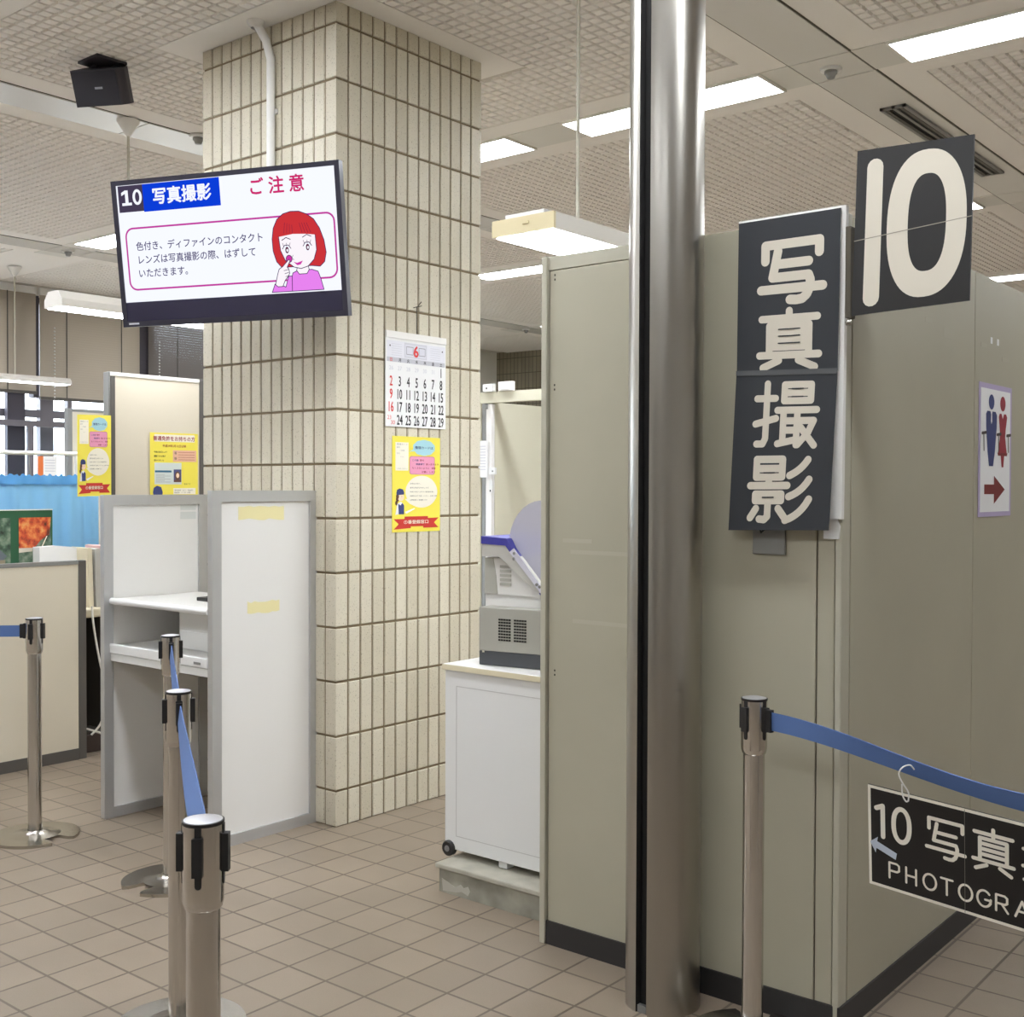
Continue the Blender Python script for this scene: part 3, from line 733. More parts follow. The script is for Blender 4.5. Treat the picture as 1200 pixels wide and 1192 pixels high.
# calendar
def calendar():
    y0, y1, z1, z0 = 3.616, 4.006, 2.146, 1.722; w, h = .39, .424
    P = plane_map((XC, y0, z1), (0, w, 0), (0, 0, -h), (1, 0, 0), w, h)
    t = thing('wall_calendar', (XC, 3.811, z0), 'white June calendar hanging from a string on the tiled column', 'calendar')
    mb = MB(); mb.prism([(0,0),(w,0),(w,h),(0,h)], P, .001, .006, M_paperw)
    d = .0066
    mb.rect(.006, .042, w-.006, .128, P, d-.0003, mat('calendar_head', (226, 226, 234), .6))
    mb.rect(.116, .045, .262, .112, P, d-.0002, M_inkp); mb.rect(.122, .052, .256, .106, P, d-.0001, mat('calendar_head2', (216, 216, 226), .6))
    for a, b in ((.130, .172), (.210, .250)):
        for s in (((a,.062),(b,.062)), ((a,.096),(b,.096)), ((a,.062),(a,.096)), ((b,.062),(b,.096))): mb.stroke(s, .003, P, d, M_inkg, 6)
    text(mb, '6', .191, .104, .070, P, d+.0002, M_inkr, 'C', bold=.03)
    for i in range(6): mb.rect(.035, .055+i*.01, .10, .057+i*.01, P, d, M_inkp); mb.rect(.285, .055+i*.01, .35, .057+i*.01, P, d, M_inkp)
    mb.disc(.026, .065, .004, .004, P, d, M_ink, 8); mb.disc(.366, .065, .004, .004, P, d, M_ink, 8)
    mb.rect(.006, .116, w-.006, .136, P, d, mat('calendar_band', (196, 196, 204), .6))
    cw = (w-.012)/7
    for i, c in enumerate('日月火水木金土'): text(mb, c, .006+cw*(i+.5), .133, .018, P, d+.0002, M_inkr if i == 0 else M_ink, 'C', bold=.02)
    for i in range(7):
        n0 = (26, 27, 28, 29, 30, 31, 1)[i]
        if i < 6: text(mb, str(n0), .006+cw*(i+.5), .172, .026, P, d+.0002, M_inkp, 'C')
        else: text(mb, '1', .006+cw*(i+.5), .185, .060, P, d+.0002, M_ink, 'C', 0, .62, bold=.014)
    for r in range(4):
        for i in range(7):
            n0 = 2+r*7+i; yy = .242+r*.0575
            if r == 3 and i == 0:
                text(mb, '23', .022, yy-.022, .026, P, d+.0002, M_inkr, 'C'); text(mb, '30', .044, yy, .026, P, d+.0002, M_inkr, 'C'); continue
            text(mb, str(n0), .006+cw*(i+.5), yy, .062, P, d+.0002, M_inkr if i == 0 else M_ink, 'C', 0, .60, bold=.016)
    mb.build('month_sheet', t)
    MB().prism([(0,0),(w,0),(w,.03),(0,.03)], P, .006, .011, M_white).build('top_bar', t, bevel=.001)
    s = MB(); s.tube([(XC+.008, 3.811, z1-.012), (XC+.008, 3.810, z1+.06), (XC+.007, 3.811, z1+.125)], .0025, M_seam, 6)
    s.tube([(XC+.007, 3.790, z1+.118), (XC+.012, 3.811, z1+.125), (XC+.009, 3.838, z1+.150)], .0022, M_seam, 6); s.tube([(XC+.010, 3.811, z1+.124), (XC+.02, 3.83, z1+.13)], .002, M_seam, 6)
    s.build('string', t)
calendar()

# ================================================================== television on the column
def television():
    c0 = EYE + (Vector((-3.726, 2.784, 2.379))-EYE)*1.0667; w, h = 1.061, .610
    yaw, pit, rol = math.radians(22.09), math.radians(-7.77), math.radians(.40)
    r = Vector((math.cos(yaw), math.sin(yaw), 0)); n = Vector((math.sin(yaw)*math.cos(pit), -math.cos(yaw)*math.cos(pit), math.sin(pit))); u = n.cross(r)
    r2 = math.cos(rol)*r+math.sin(rol)*u; u2 = -math.sin(rol)*r+math.cos(rol)*u
    R = Matrix((r2, -n, u2)).transposed()
    t = thing('television', c0, 'wall television showing a photo notice with a red haired woman, beside the tiled column', 'television', rot=R)
    P = lambda a, b, d=0: Vector((a-w/2, -d, h/2-b))
    b = MB(); x0, x1, z0, z1 = .022, w-.022, .020, h*.83
    for a in ((0, 0, x0, h), (x1, 0, w, h), (x0, 0, x1, z0)): b.prism([(a[0],a[1]),(a[2],a[1]),(a[2],a[3]),(a[0],a[3])], P, -.035, .0, M_tvb)
    b.prism([(x0, h*.962), (x1, h*.962), (x1, h), (x0, h)], P, -.035, 0, M_tvb)
    b.build('bezel', t, world=False)
    MB().prism([(x0, z1), (x1, z1), (x1, h*.962), (x0, h*.962)], P, -.03, -.003, M_tvg).build('lower_panel', t, world=False)
    MB().prism([(.03, h*.972), (.08, h*.972), (.08, h*.984), (.03, h*.984)], P, 0, .001, M_inkp).build('badge', t, world=False)
    MB().prism([(.015, .015), (w-.015, .015), (w-.015, h-.015), (.015, h-.015)], P, -.045, -.03, M_black).build('back_cover', t, world=False)
    MB().prism([(.18, .12), (w-.18, .12), (w-.18, h-.08), (.18, h-.08)], P, -.085, -.045, M_black).build('rear_housing', t, world=False, bevel=.008)
    m = MB(); d = -.004
    U = lambda a: a*w
    V = lambda a: a*h
    m.rect(x0, z0, x1, z1, P, d, M_scrP)
    m.rect(.03, .022, U(.142), V(.215), P, d+.0005, X_dark); m.rect(U(.142), .022, U(.488), V(.222), P, d+.0005, X_blue)
    m.rect(U(.060), V(.068), U(.074), V(.168), P, d+.001, M_scrP); m.rect(U(.044), V(.152), U(.089), V(.170), P, d+.001, M_scrP); m.poly([(U(.043), V(.082)), (U(.062), V(.066)), (U(.066), V(.085)), (U(.043), V(.103))], P, d+.001, M_scrP)
    zo = [(U(.1155)+.0225*math.cos(2*PI*i/32), V(.1185)+.032*math.sin(2*PI*i/32)) for i in range(32)]; zi = [(U(.1155)+.0105*math.cos(2*PI*i/32), V(.1185)+.021*math.sin(2*PI*i/32)) for i in range(32)]
    m.add([P(*x, d+.001) for x in zo]+[P(*x, d+.001) for x in zi], [(i, (i+1) % 32, 32+(i+1) % 32, 32+i) for i in range(32)], M_scrP)
    text(m, '写真撮影', U(.318), V(.167), .071, P, d+.001, M_scrP, 'C', bold=.028)
    text(m, 'ご 注 意', U(.735), V(.165), .072, P, d+.001, X_mag, 'C', bold=.024)
    a, bb, c, e, q = U(.048), V(.327), U(.965), V(.745), .035
    pts = []
    for cx, cy, a0 in ((c-q, bb+q, -PI/2), (c-q, e-q, 0), (a+q, e-q, PI/2), (a+q, bb+q, PI)):
        pts += [(cx+q*math.cos(a0+PI/2*k/6), cy+q*math.sin(a0+PI/2*k/6)) for k in range(7)]
    m.stroke(pts+[pts[0]], .0075, P, d+.0005, X_line, 6)
    for i, s in enumerate(('色付き、ディファインのコンタクト', 'レンズは写真撮影の際、はずして', 'いただきます。')):
        text(m, s, U(.090), V(.475+i*.092), .0392, P, d+.001, X_ink, 'L', 0, .97, bold=.010)
    # woman with bobbed hair, pointing at her eye
    G = lambda pu, pv: (U(pu), V(pv))
    def shape(pts, mt, dd, out=X_black, wd=.003, close=True):
        q = [G(*p) for p in pts]; m.poly(q, P, dd, mt)
        if out: m.stroke(q+([q[0]] if close else []), wd, P, dd+.0003, out, 6)
    hair = [(.735, .665), (.712, .62), (.700, .55), (.699, .47), (.707, .40), (.725, .345), (.752, .312), (.785, .300), (.82, .303), (.852, .325), (.880, .36), (.902, .42), (.918, .50), (.924, .58), (.915, .64), (.895, .668), (.86, .66), (.76, .66)]
    shape(hair, X_hair, d+.0012)
    shape([(.765, .82), (.770, .74), (.778, .70), (.80, .685), (.86, .685), (.885, .70), (.895, .75), (.905, .82)], X_pink, d+.0015)
    shape([(.795, .685), (.80, .655), (.845, .655), (.848, .685), (.838, .71), (.805, .71)], X_skin, d+.0022)
    shape([(.728, .455), (.75, .445), (.80, .443), (.86, .452), (.883, .46), (.885, .56), (.872, .62), (.845, .662), (.815, .675), (.785, .662), (.75, .615), (.733, .55)], X_skin, d+.0028)
    shape([(.728, .46), (.73, .40), (.76, .34), (.80, .325), (.85, .35), (.88, .41), (.884, .462), (.84, .452), (.79, .447)], X_hair, d+.0036, None)
    for k in range(4):
        m.stroke([G(.752+k*.012, .44), G(.758+k*.01, .37+.006*k)], .0015, P, d+.004, X_hair2, 5); m.stroke([G(.83+k*.012, .446), G(.82+k*.01, .38)], .0015, P, d+.004, X_hair2, 5)
    for eu, ev in ((.760, .545), (.848, .535)):
        m.disc(U(eu), V(ev), .016, .018, P, d+.0038, M_scrP); m.stroke([G(eu-.018, ev-.005), G(eu-.008, ev-.028), G(eu+.008, ev-.028), G(eu+.018, ev-.005)], .003, P, d+.0042, X_black, 6)
        m.disc(U(eu+.001), V(ev+.004), .008, .013, P, d+.0042, X_hair2); m.disc(U(eu+.002), V(ev+.006), .004, .006, P, d+.0045, M_scrP)
        for k in (-1, 0, 1): m.stroke([G(eu+k*.012, ev-.022), G(eu+k*.016, ev-.042)], .002, P, d+.0042, X_black, 5)
        m.stroke([G(eu-.018, ev-.062), G(eu, ev-.078), G(eu+.018, ev-.064)], .003, P, d+.0042, X_black, 6)
    m.stroke([G(.785, .585), G(.779, .605), G(.788, .615)], .002, P, d+.0042, X_black, 5)
    m.poly([G(.785, .628), G(.80, .636), (U(.825), V(.624)), G(.815, .648), G(.80, .652)], P, d+.0042, X_lip)
    m.disc(U(.767), V(.607), .015, .016, P, d+.0044, X_black, 16); m.disc(U(.767), V(.607), .012, .013, P, d+.0046, X_lip, 16)
    shape([(.685, .82), (.700, .765), (.715, .765), (.745, .79), (.76, .72), (.775, .72), (.772, .82)], X_pink, d+.0040)
    shape([(.702, .77), (.715, .70), (.722, .67), (.738, .655), (.757, .625), (.766, .61), (.771, .62), (.757, .66), (.763, .672), (.766, .70), (.76, .72), (.745, .745), (.733, .785), (.712, .785)], X_skin, d+.0048)
    for k in range(3): m.stroke([G(.742+.003*k, .682+k*.02), G(.762, .676+k*.02)], .0022, P, d+.0053, X_black, 5)
    m.build('screen', t, world=False)
    # wall arm (fixed to the column)
    iv = R.inverted()
    def Wp(x, y, z): return iv @ (Vector((x, y, z))-c0)
    a0 = Vector((0, .085, 0)); a1 = Wp(c0.x+.02, COLY0-.02, c0.z)
    MB().tube([a0, (a0+a1)/2, a1], .025, M_black, 10).build('wall_arm', t, world=False)
    pl = MB(); pl.prism([(-.09, -.12), (.09, -.12), (.09, .12), (-.09, .12)], lambda p, q, dd: Wp(c0.x+.02+p, COLY0-.002-dd, c0.z+q), 0, .02, M_black); pl.build('wall_plate', t, world=False)
television()
t = thing('cable_duct', (-4.11, COLY0, 2.4), 'white cable duct running down the tiled column behind the television', 'cable duct')
MB().tube([(-4.11, COLY0-.022, 2.35), (-4.11, COLY0-.022, 3.34), (-4.125, COLY0-.035, 3.42), (-4.15, COLY0-.07, 3.495)], .019, M_white, 14).build('pipe', t, smooth=50)
MB().lathe([(.022, -.03), (.04, -.006), (.04, 0)], M_white, 20, (-4.15, COLY0-.072, CH)).build('ceiling_collar', t, smooth=50)
for z in (2.75, 3.1): MB().box(-4.135, -4.085, COLY0-.012, COLY0-.0005, z, z+.02, M_white).build('clip', t)

# ================================================================== white writing booth
def writing_booth():
    t = thing('writing_booth', (-4.2, 3.05, 0), 'white writing booth with aluminium framed sides and a shelf, left of the tiled column', 'writing booth')
    def side(x, y0, y1, z1, th=.03, fw=.045):
        p = MB().box(x-.004, x+.004, y0+fw-.005, y1-fw+.005, fw-.005, z1-fw+.005, M_ply).build('side_panel', t)
        f = MB()
        def bar(poly):
            f.prism(poly, lambda u, v, d: Vector((x+d, u, v)), -th/2, th/2, M_alu)
        bar([(y0, 0), (y0+fw, fw), (y0+fw, z1-fw), (y0, z1)]); bar([(y1, 0), (y1, z1), (y1-fw, z1-fw), (y1-fw, fw)])
        bar([(y0, z1), (y0+fw, z1-fw), (y1-fw, z1-fw), (y1, z1)]); bar([(y0, 0.0), (y1, 0.0), (y1-fw, fw), (y0+fw, fw)])
        b = f.build('side_frame', t, bevel=.005); b['label'] = 'brushed aluminium frame'
        for y in (y0+.03, y1-.03): MB().lathe([(0, 0), (.013, 0), (.013, .006), (0, .006)], M_black, 12, (x, y, .0)).build('foot', t)
        return p
    pl = side(-4.58, 2.765, 3.30, 1.414); pr = side(-3.85, 2.795, 3.345, 1.436)
    xa, xb = -4.565, -3.866
    sh = MB().box(xa, xb, 2.80, 3.24, .94, .962, M_ply).build('shelf', t, bevel=.004)
    MB().tube([(xa, 2.802, .951), (xb, 2.802, .951)], .014, M_whitep, 12).build('shelf_edge', sh, smooth=50)
    MB().box(xa, xb, 3.24, 3.25, .70, .9615, M_ply).build('back_panel', t)
    ls = MB().box(xa, xb, 2.815, 3.24, .74, .758, M_ply).build('lower_shelf', t)
    MB().box(xa, xb, 2.79, 2.812, .725, .765, M_whitep).build('front_rail', t, bevel=.003)
    MB().box(xa, xb, 2.795, 2.81, .69, .7235, M_whitep).build('front_rail', t, bevel=.003)
    MB().box(-3.95, -3.905, 2.788, 2.7905, .737, .747, M_mgrey).build('pull', t)
    dr = MB().box(-4.25, xb, 2.93, 3.23, .76, .939, M_whitep).build('drawer_unit', t)
    MB().box(-4.245, xb, 2.926, 2.93, .764, .838, M_whitep).build('drawer', dr, bevel=.001); MB().box(-4.245, xb, 2.926, 2.93, .842, .936, M_whitep).build('drawer', dr, bevel=.001)
    for a in ((2.93, 3.165, 1.317, 1.372), (2.975, 3.14, .932, .978)):
        mb = MB(); n = 9; pts = [(a[0]+(a[1]-a[0])*i/n, a[3]+random.uniform(-.004, .004)) for i in range(n+1)] + [(a[1]-(a[1]-a[0])*i/n, a[2]+random.uniform(-.005, .005)) for i in range(n+1)]
        mb.prism(pts, lambda u, v, d: Vector((-3.846+d, u, v)), 0, .0006, M_tape); o = mb.build('tape_strip', t); o['label'] = 'yellowed tape'
    for z in (1.36, 1.318): MB().box(-4.5758, -4.575, 3.16, 3.245, z-.017, z+.017, mat('sticker_grey', (214, 216, 212), .6)).build('sticker', t)
    return t
writing_booth()
t = thing('desk_tray', (-4.08, 3.05, .962), 'small black tray on the shelf of the white writing booth', 'tray')
MB().box(-4.20, -3.96, 2.98, 3.18, .9625, .978, M_black).build('base', t, bevel=.003)
mb = MB(); mb.prism([(-4.19, .978), (-3.96, .978), (-3.96, 1.018), (-4.05, 1.008)], lambda u, v, d: Vector((u, d, v)), 3.02, 3.17, M_black); mb.build('lid', t, bevel=.003)

# ================================================================== stanchions
def base_outline(R=.175, w=.036, n=56):
    pts = []; a0 = math.asin(w*1.5/R)
    for i in range(n+1):
        a = a0+(2*PI-2*a0)*i/n; pts.append((R*math.cos(a), R*math.sin(a)))
    # notch along +x: flared mouth narrowing to a round end
    pts += [(R*.86, -w*1.12), (R*.72, -w)]
    for i in range(9):
        a = -PI/2-PI*i/8; pts.append((.075+w+ w*math.cos(a), w*math.sin(a)))
    pts += [(R*.72, w), (R*.86, w*1.12)]
    return pts
def make_stanchion(loc, label, grp):
    t = thing('stanchion', loc, label, 'stanchion', grp)
    b = MB(); b.prism(base_outline(), lambda u, v, d: Vector((u, v, d)), .0, .012, M_steelb)
    bo = b.build('base', t, world=False, bevel=.004)
    MB().lathe([(.10, .012), (.06, .018), (.035, .024), (.030, .03)], M_steelb, 32).build('base_cover', bo, world=False, smooth=50)
    MB().lathe([(.0275, .012), (.0275, .765)], M_steel, 36).build('post', t, world=False, smooth=50)
    hd = MB().lathe([(.0275, .760), (.031, .764), (.0335, .775), (.0335, .900)], M_steel, 36).build('head', t, world=False, smooth=60)
    MB().lathe([(.0337, .900), (.0343, .903), (.0343, .9055), (.030, .9065)], M_black, 36).build('ring', hd, world=False, smooth=60)
    MB().lathe([(0, .9090), (.022, .9085), (.0315, .9062)], M_cap, 36).build('cap', hd, world=False, smooth=60)
    for k in range(4):
        a = PI/2*k; c, s = math.cos(a), math.sin(a)
        P = lambda u, v, d: Vector((c*d-s*u, s*d+c*u, v))
        q = MB(); pts = [(-.0055, .900), (.0055, .900), (.0055, .806)] + [(.0055*math.cos(x), .806-.0055*math.sin(x)) for x in (PI*i/8 for i in range(1, 8))] + [(-.0055, .806)]
        q.prism(pts, P, .028, .0345, M_black); so = q.build('slot', hd, world=False)
        q = MB(); q.prism([(-.0085, .885), (.0085, .885), (.0085, .822), (-.0085, .822)], P, .030, .0425, M_black); q.build('belt_clip', hd, world=False, bevel=.0015)
    return t
def yaw_to(a, b): return math.atan2(b[1]-a[1], b[0]-a[0])
QG = 'belt stanchions of the queue line'
pNear, pMid, pFar, pLeft, pRight = (-1.592, 1.142), (-2.648, 1.822), (-3.665, 2.488), (-4.565, 2.446), (-1.427, 2.730)
pLeft2, pRight2 = (-5.45, 1.72), (.32, 2.36)
st0 = make_stanchion((pNear[0], pNear[1], 0), 'nearest steel stanchion, its top lowest of the row before the writing booth', QG)
def orient(st, heading, notch):
    st.rotation_euler = (0, 0, heading)
    for c in st.children:
        if c.name.startswith('base'): c.rotation_euler = (0, 0, notch-heading)
stM = dup(st0, (pMid[0], pMid[1], 0), 'middle steel stanchion of the row, belt running down to the nearest one', QG)
stF = dup(st0, (pFar[0], pFar[1], 0), 'farthest steel stanchion of the row, standing before the white writing booth shelf', QG)
stL = dup(st0, (pLeft[0], pLeft[1], 0), 'steel stanchion with full round base before the low beige screen', QG)
stR = dup(st0, (pRight[0], pRight[1], 0), 'steel stanchion before the booth, holding the belt with the black sign', QG)
stL2 = dup(st0, (pLeft2[0], pLeft2[1], 0), 'steel stanchion beyond the left edge of the view', QG)
stR2 = dup(st0, (pRight2[0], pRight2[1], 0), 'steel stanchion beyond the right edge of the view', QG)
hN = yaw_to(pNear, pMid)
orient(st0, hN-math.radians(17), 2.4); orient(stM, hN, -1.4); orient(stF, hN+.03, -1.57)
hL = yaw_to(pLeft, pLeft2); orient(stL, hL, .2); hR = yaw_to(pRight, pRight2); orient(stR, hR, 2.0)
orient(stL2, hL, .5); orient(stR2, hR, .5)
def belt(label, a, b, sag, hw=.0235, z=.853, via=None, tw=None):
    """webbing from stanchion a to b, a vertical strip that may twist about its length"""
    A = Vector((a[0], a[1], z)); B = Vector((b[0], b[1], z)); d = (B-A).normalized(); A = A+d*.0435; B = B-d*.0435
    t = thing('queue_belt', A.lerp(B, .5), label, 'belt', 'blue belts between the stanchions')
    n = 48; mb = MB(); side = d.cross(Vector((0,0,1))); vs = []
    for i in range(n+1):
        s = i/n; p = A.lerp(B, s)
        if via: p.z = via(s)
        else: p.z -= sag*4*s*(1-s)
        th = tw(s) if tw else 0
        e = Vector((0,0,1))*math.cos(th)+side*math.sin(th)
        nn = d.cross(e)*.0012
        vs += [p+e*hw+nn, p-e*hw+nn, p-e*hw-nn, p+e*hw-nn]
    fs = [(4*i+k, 4*i+(k+1) % 4, 4*(i+1)+(k+1) % 4, 4*(i+1)+k) for i in range(n) for k in range(4)]+[(0,1,2,3), (4*n+3, 4*n+2, 4*n+1, 4*n)]
    mb.add(vs, fs, M_belt); mb.build('webbing', t, smooth=50)
    for p, q in ((A, d), (B, -d)):
        c = MB(); e = Vector((0,0,1)); w_ = .0075
        Pp = lambda u, v, dd: p + side*u + e*v + q*dd
        c.prism([(-w_, .029), (w_, .029), (w_, -.029), (-w_, -.029)], Pp, 0, .014, M_black)
        c.build('end_clip', t, bevel=.0015)
    return t
belt('pale blue belt dropping towards the nearest stanchion', pMid, pNear, .012, tw=lambda s: -.12-.42*min(1, s*1.6))
belt('short blue belt between the farthest and middle stanchions of the row', pFar, pMid, .012, tw=lambda s: -.1-.25*s)
belt('blue belt running off the left edge from the stanchion before the low screen', pLeft, pLeft2, .004)
def zr(s):
    L = math.hypot(pRight2[0]-pRight[0], pRight2[1]-pRight[1])
    x = s*L
    if x < .75: return .853-.066*(1-math.cos(PI*x/.75))/2*1.0
    return .787+.066*((x-.75)/(L-.75))**2
belt('blue belt carrying the black sign on the right', pRight, pRight2, 0, via=zr, tw=lambda s: .5*math.exp(-((s-.33)/.2)**2))

# ================================================================== steel pole with a slot
def steel_pole():
    cx, cy, r = -1.738, 2.788, .104
    t = thing('steel_pole', (cx, cy, 0), 'polished steel column with a black vertical slot in front of the booth', 'column')
    a = math.radians(-93); g = math.radians(10)
    mb = MB(); mb.lathe([(r, .0), (r, CH)], M_pole, 64, (cx, cy, 0), a+g, a-g+2*PI)
    mb.lathe([(r-.02, CH), (r-.02, 0)], M_pole, 64, (cx, cy, 0), a+g, a-g+2*PI)
    for q in (a+g, a-g):
        c, s = math.cos(q), math.sin(q)
        mb.add([(cx+c*r, cy+s*r, 0), (cx+c*r, cy+s*r, CH), (cx+c*(r-.02), cy+s*(r-.02), CH), (cx+c*(r-.02), cy+s*(r-.02), 0)], [(0,1,2,3)], M_void)
    mb.build('steel_skin', t, smooth=40)
    MB().lathe([(r-.022, 0), (r-.022, CH)], M_void, 40, (cx, cy, 0)).build('core', t, smooth=60)['label'] = 'black inside of the slot'
    x = cx+math.cos(a)*(r-.01); y = cy+math.sin(a)*(r-.01)
    MB().box(x-.015, x+.015, y-.004, y+.01, .0, .02, M_mgrey).build('slot_foot', t)
steel_pole()

# ================================================================== photo booth walls
def booth():
    fy, rx, h = 2.914, -1.270, 2.178
    t = thing('photo_booth', (-1.75, fy, 0), 'grey beige photo booth walls with black skirting, carrying the black signs', 'booth')
    p1 = MB().box(-2.245, -1.770, fy, fy+.05, .0, h-.0445, M_booth).build('wall_panel', t, bevel=.002)
    MB().box(-1.764, -1.344, fy, fy+.05, .0, h-.006, M_booth).build('wall_panel', t, bevel=.002)
    MB().box(-1.340, -1.292, fy+.002, fy+.05, .0, h-.006, M_booth).build('wall_panel', t, bevel=.002)
    MB().box(-1.289, rx, fy-.004, fy+.05, .0, h, M_boothf).build('corner_post', t, bevel=.004)
    MB().box(-2.27, -2.249, fy-.012, fy+.06, 0, h, M_boothf).build('end_post', t, bevel=.003)
    MB().box(-2.249, -1.766, fy-.001, fy+.055, h-.043, h, M_boothf).build('top_rail', t, bevel=.002)
    MB().box(-2.245, -1.292, fy+.006, fy+.044, .0, h-.05, M_seam).build('seam_backing', t)
    ys = (fy+.053, 3.958, 5.0, 6.05, 7.1)
    for a, b in zip(ys[:-1], ys[1:]): MB().box(rx-.05, rx, a+.0025, b-.0025, 0, h-.006, M_booth).build('wall_panel', t, bevel=.002)
    MB().box(rx-.044, rx-.006, fy+.06, 7.09, 0, h-.03, M_seam).build('seam_backing', t)
    MB().box(-2.247, -1.285, fy-.006, fy+.002, .0, .075, M_base).build('skirting', t); MB().box(rx-.002, rx+.006, fy-.006, 7.1, 0, .075, M_base).build('skirting', t)
    for x, z in ((-2.225, 2.105), (-2.225, 1.76), (-2.22, .86)):
        for dz in (0, .014): MB().lathe([(0, 0), (.0025, 0)], M_void, 8, (0, 0, 0)).v and MB().box(x-.002, x+.002, fy-.001, fy+.001, z+dz-.003, z+dz+.003, M_void).build('screw_hole', t)
    # marks where tape was pulled off
    sm = mat('tape_residue', (184, 180, 162), .6)
    for (y0, y1, z0, z1) in ((3.66, 3.76, 1.925, 1.955), (3.50, 3.56, 1.955, 1.97), (4.02, 4.08, 1.93, 1.945), (4.25, 4.33, 1.90, 1.915)):
        MB().box(rx, rx+.0006, y0, y1, z0, z1, sm).build('tape_residue', t)
    for x0, x1, z in ((-2.16, -1.9, 1.245), (-2.19, -2.08, 1.28), (-2.15, -1.9, 1.03)): MB().box(x0, x1, fy-.0006, fy, z, z+.012, sm).build('tape_residue', t)
    for y in (4.12, 4.19): MB().box(rx, rx+.0008, y, y+.02, 1.95, 1.972, M_paperw).build('paper_scrap', t)
    return t
booth()
# heavy rounded sign lettering drawn stroke by stroke, box 100 x 100
def arc3(a, b, c): return [tuple((1-t)**2*p+2*t*(1-t)*q+t*t*r for p, q, r in zip(a, b, c)) for t in (i/6 for i in range(7))]
K_SHA = [[(8,36),(8,12),(92,12),(92,30)], [(28,22),(20,62),(76,62),(79,70),(78,82),(74,91),(67,97),(58,98),(48,97)], [(28,42),(76,42)], [(2,80),(98,80)]]
K_SHIN = [[(5,15),(95,15)], [(50,3),(50,24)], [(18,74),(18,27),(82,27),(82,74)], [(24,39),(76,39)], [(24,51),(76,51)], [(24,63),(76,63)], [(2,77),(98,77)], [(34,86),(8,98)], [(66,86),(92,98)]]
K_SATSU = [[(20,4),(20,86),(16,94),(6,94)], [(4,26),(34,26)], [(3,64),(36,56)], [(48,30),(48,6),(90,6),(90,30)], [(50,18),(88,18)], [(50,30),(88,30)], [(38,44),(100,44)], [(48,46),(48,92)], [(70,46),(70,96)], [(50,60),(68,60)], [(50,74),(68,74)], [(40,94),(70,88)], [(74,60),(96,60),(88,78),(72,96)], [(76,70),(98,97)]]
K_EI = [[(12,32),(12,5),(54,5),(54,32)], [(14,19),(52,19)], [(12,32),(54,32)], [(33,33),(33,43)], [(3,45),(63,45)], [(12,68),(12,58),(54,58),(54,68),(12,68)], [(33,70),(33,92),(28,97),(20,96)], [(14,80),(5,94)], [(50,80),(60,93)], arc3((94,6),(84,22),(66,30)), arc3((97,36),(86,55),(66,62)), arc3((98,66),(86,90),(62,98))]
def glyph(mb, G, u, v, su, sv, wd, P, d, m):
    for s in G: mb.stroke([(u+x/100*su, v+y/100*sv) for x, y in s], wd, P, d, m)
def tall_sign():
    t = thing('vertical_sign', (-1.42, 2.88, 1.34), 'tall black sign with four cream characters on the front of the booth', 'sign')
    w = .297
    P1 = quad_map((-1.565, 2.884, 2.181), (-1.268, 2.884, 2.181), (-1.273, 2.882, 1.758), (-1.567, 2.882, 1.768), w, .42)
    P2 = quad_map((-1.567, 2.880, 1.767), (-1.274, 2.880, 1.757), (-1.286, 2.862, 1.342), (-1.579, 2.862, 1.335), w, .42)
    MB().prism([(-.002, -.004), (w+.012, -.004), (w+.012, .825), (-.002, .825)], quad_map((-1.566, 2.900, 2.184), (-1.269, 2.900, 2.184), (-1.272, 2.900, 1.77), (-1.568, 2.900, 1.77), w, .42), -.006, .010, M_white).build('backing_board', t)['label'] = 'white backing board'
    a = MB(); a.prism([(0,0),(w,0),(w,.42),(0,.42)], P1, -.003, 0, M_sign, M_white)
    glyph(a, K_SHA, .068, .052, .186, .178, .0255, P1, .0006, M_ivory); glyph(a, K_SHIN, .066, .250, .180, .160, .0205, P1, .0006, M_ivory)
    for y in (33.5, 45, 57): a.stroke([(.066+.33*.180, .250+y/100*.160), (.066+.68*.180, .250+y/100*.160)], .0032, P1, .0014, M_sign, 6)
    a.build('upper_board', t)
    b = MB(); b.prism([(0,0),(w,0),(w,.42),(0,.42)], P2, -.003, 0, M_sign)
    glyph(b, K_SATSU, .062, .022, .184, .178, .0190, P2, .0006, M_ivory); glyph(b, K_EI, .056, .222, .184, .175, .0200, P2, .0006, M_ivory)
    b.stroke([(.056+.24*.184, .222+.63*.175), (.056+.42*.184, .222+.63*.175)], .0036, P2, .0014, M_sign, 6)
    for x0, x1, y, gx, gy, su, sv in ((.60, .78, 12, .062, .022, .184, .178), (.60, .78, 24, .062, .022, .184, .178), (.24, .42, 12, .056, .222, .184, .175), (.24, .42, 25.5, .056, .222, .184, .175)):
        b.stroke([(gx+x0*su, gy+y/100*sv), (gx+x1*su, gy+y/100*sv)], .0036, P2, .0014, M_sign, 6)
    b.build('lower_board', t)
    c = MB(); c.prism([(0,0),(w,0),(w,.014),(0,.014)], quad_map((-1.567, 2.879, 1.775), (-1.273, 2.879, 1.765), (-1.274, 2.879, 1.343), (-1.567, 2.879, 1.353), w, .42), 0, .001, mat('clear_tape', (92, 94, 96), .15)); c.build('tape', t)
tall_sign()
t = thing('wall_plate', (-1.48, 2.91, 1.27), 'small grey plate with a hook below the tall black sign', 'wall plate')
MB().box(-1.527, -1.430, 2.904, 2.9135, 1.270, 1.40, mat('plate_grey', (138, 138, 134), .5)).build('plate', t, bevel=.002)
MB().tube([(-1.50, 2.903, 1.37), (-1.50, 2.893, 1.34), (-1.492, 2.887, 1.330), (-1.486, 2.892, 1.338)], .003, M_void, 8).build('hook', t)
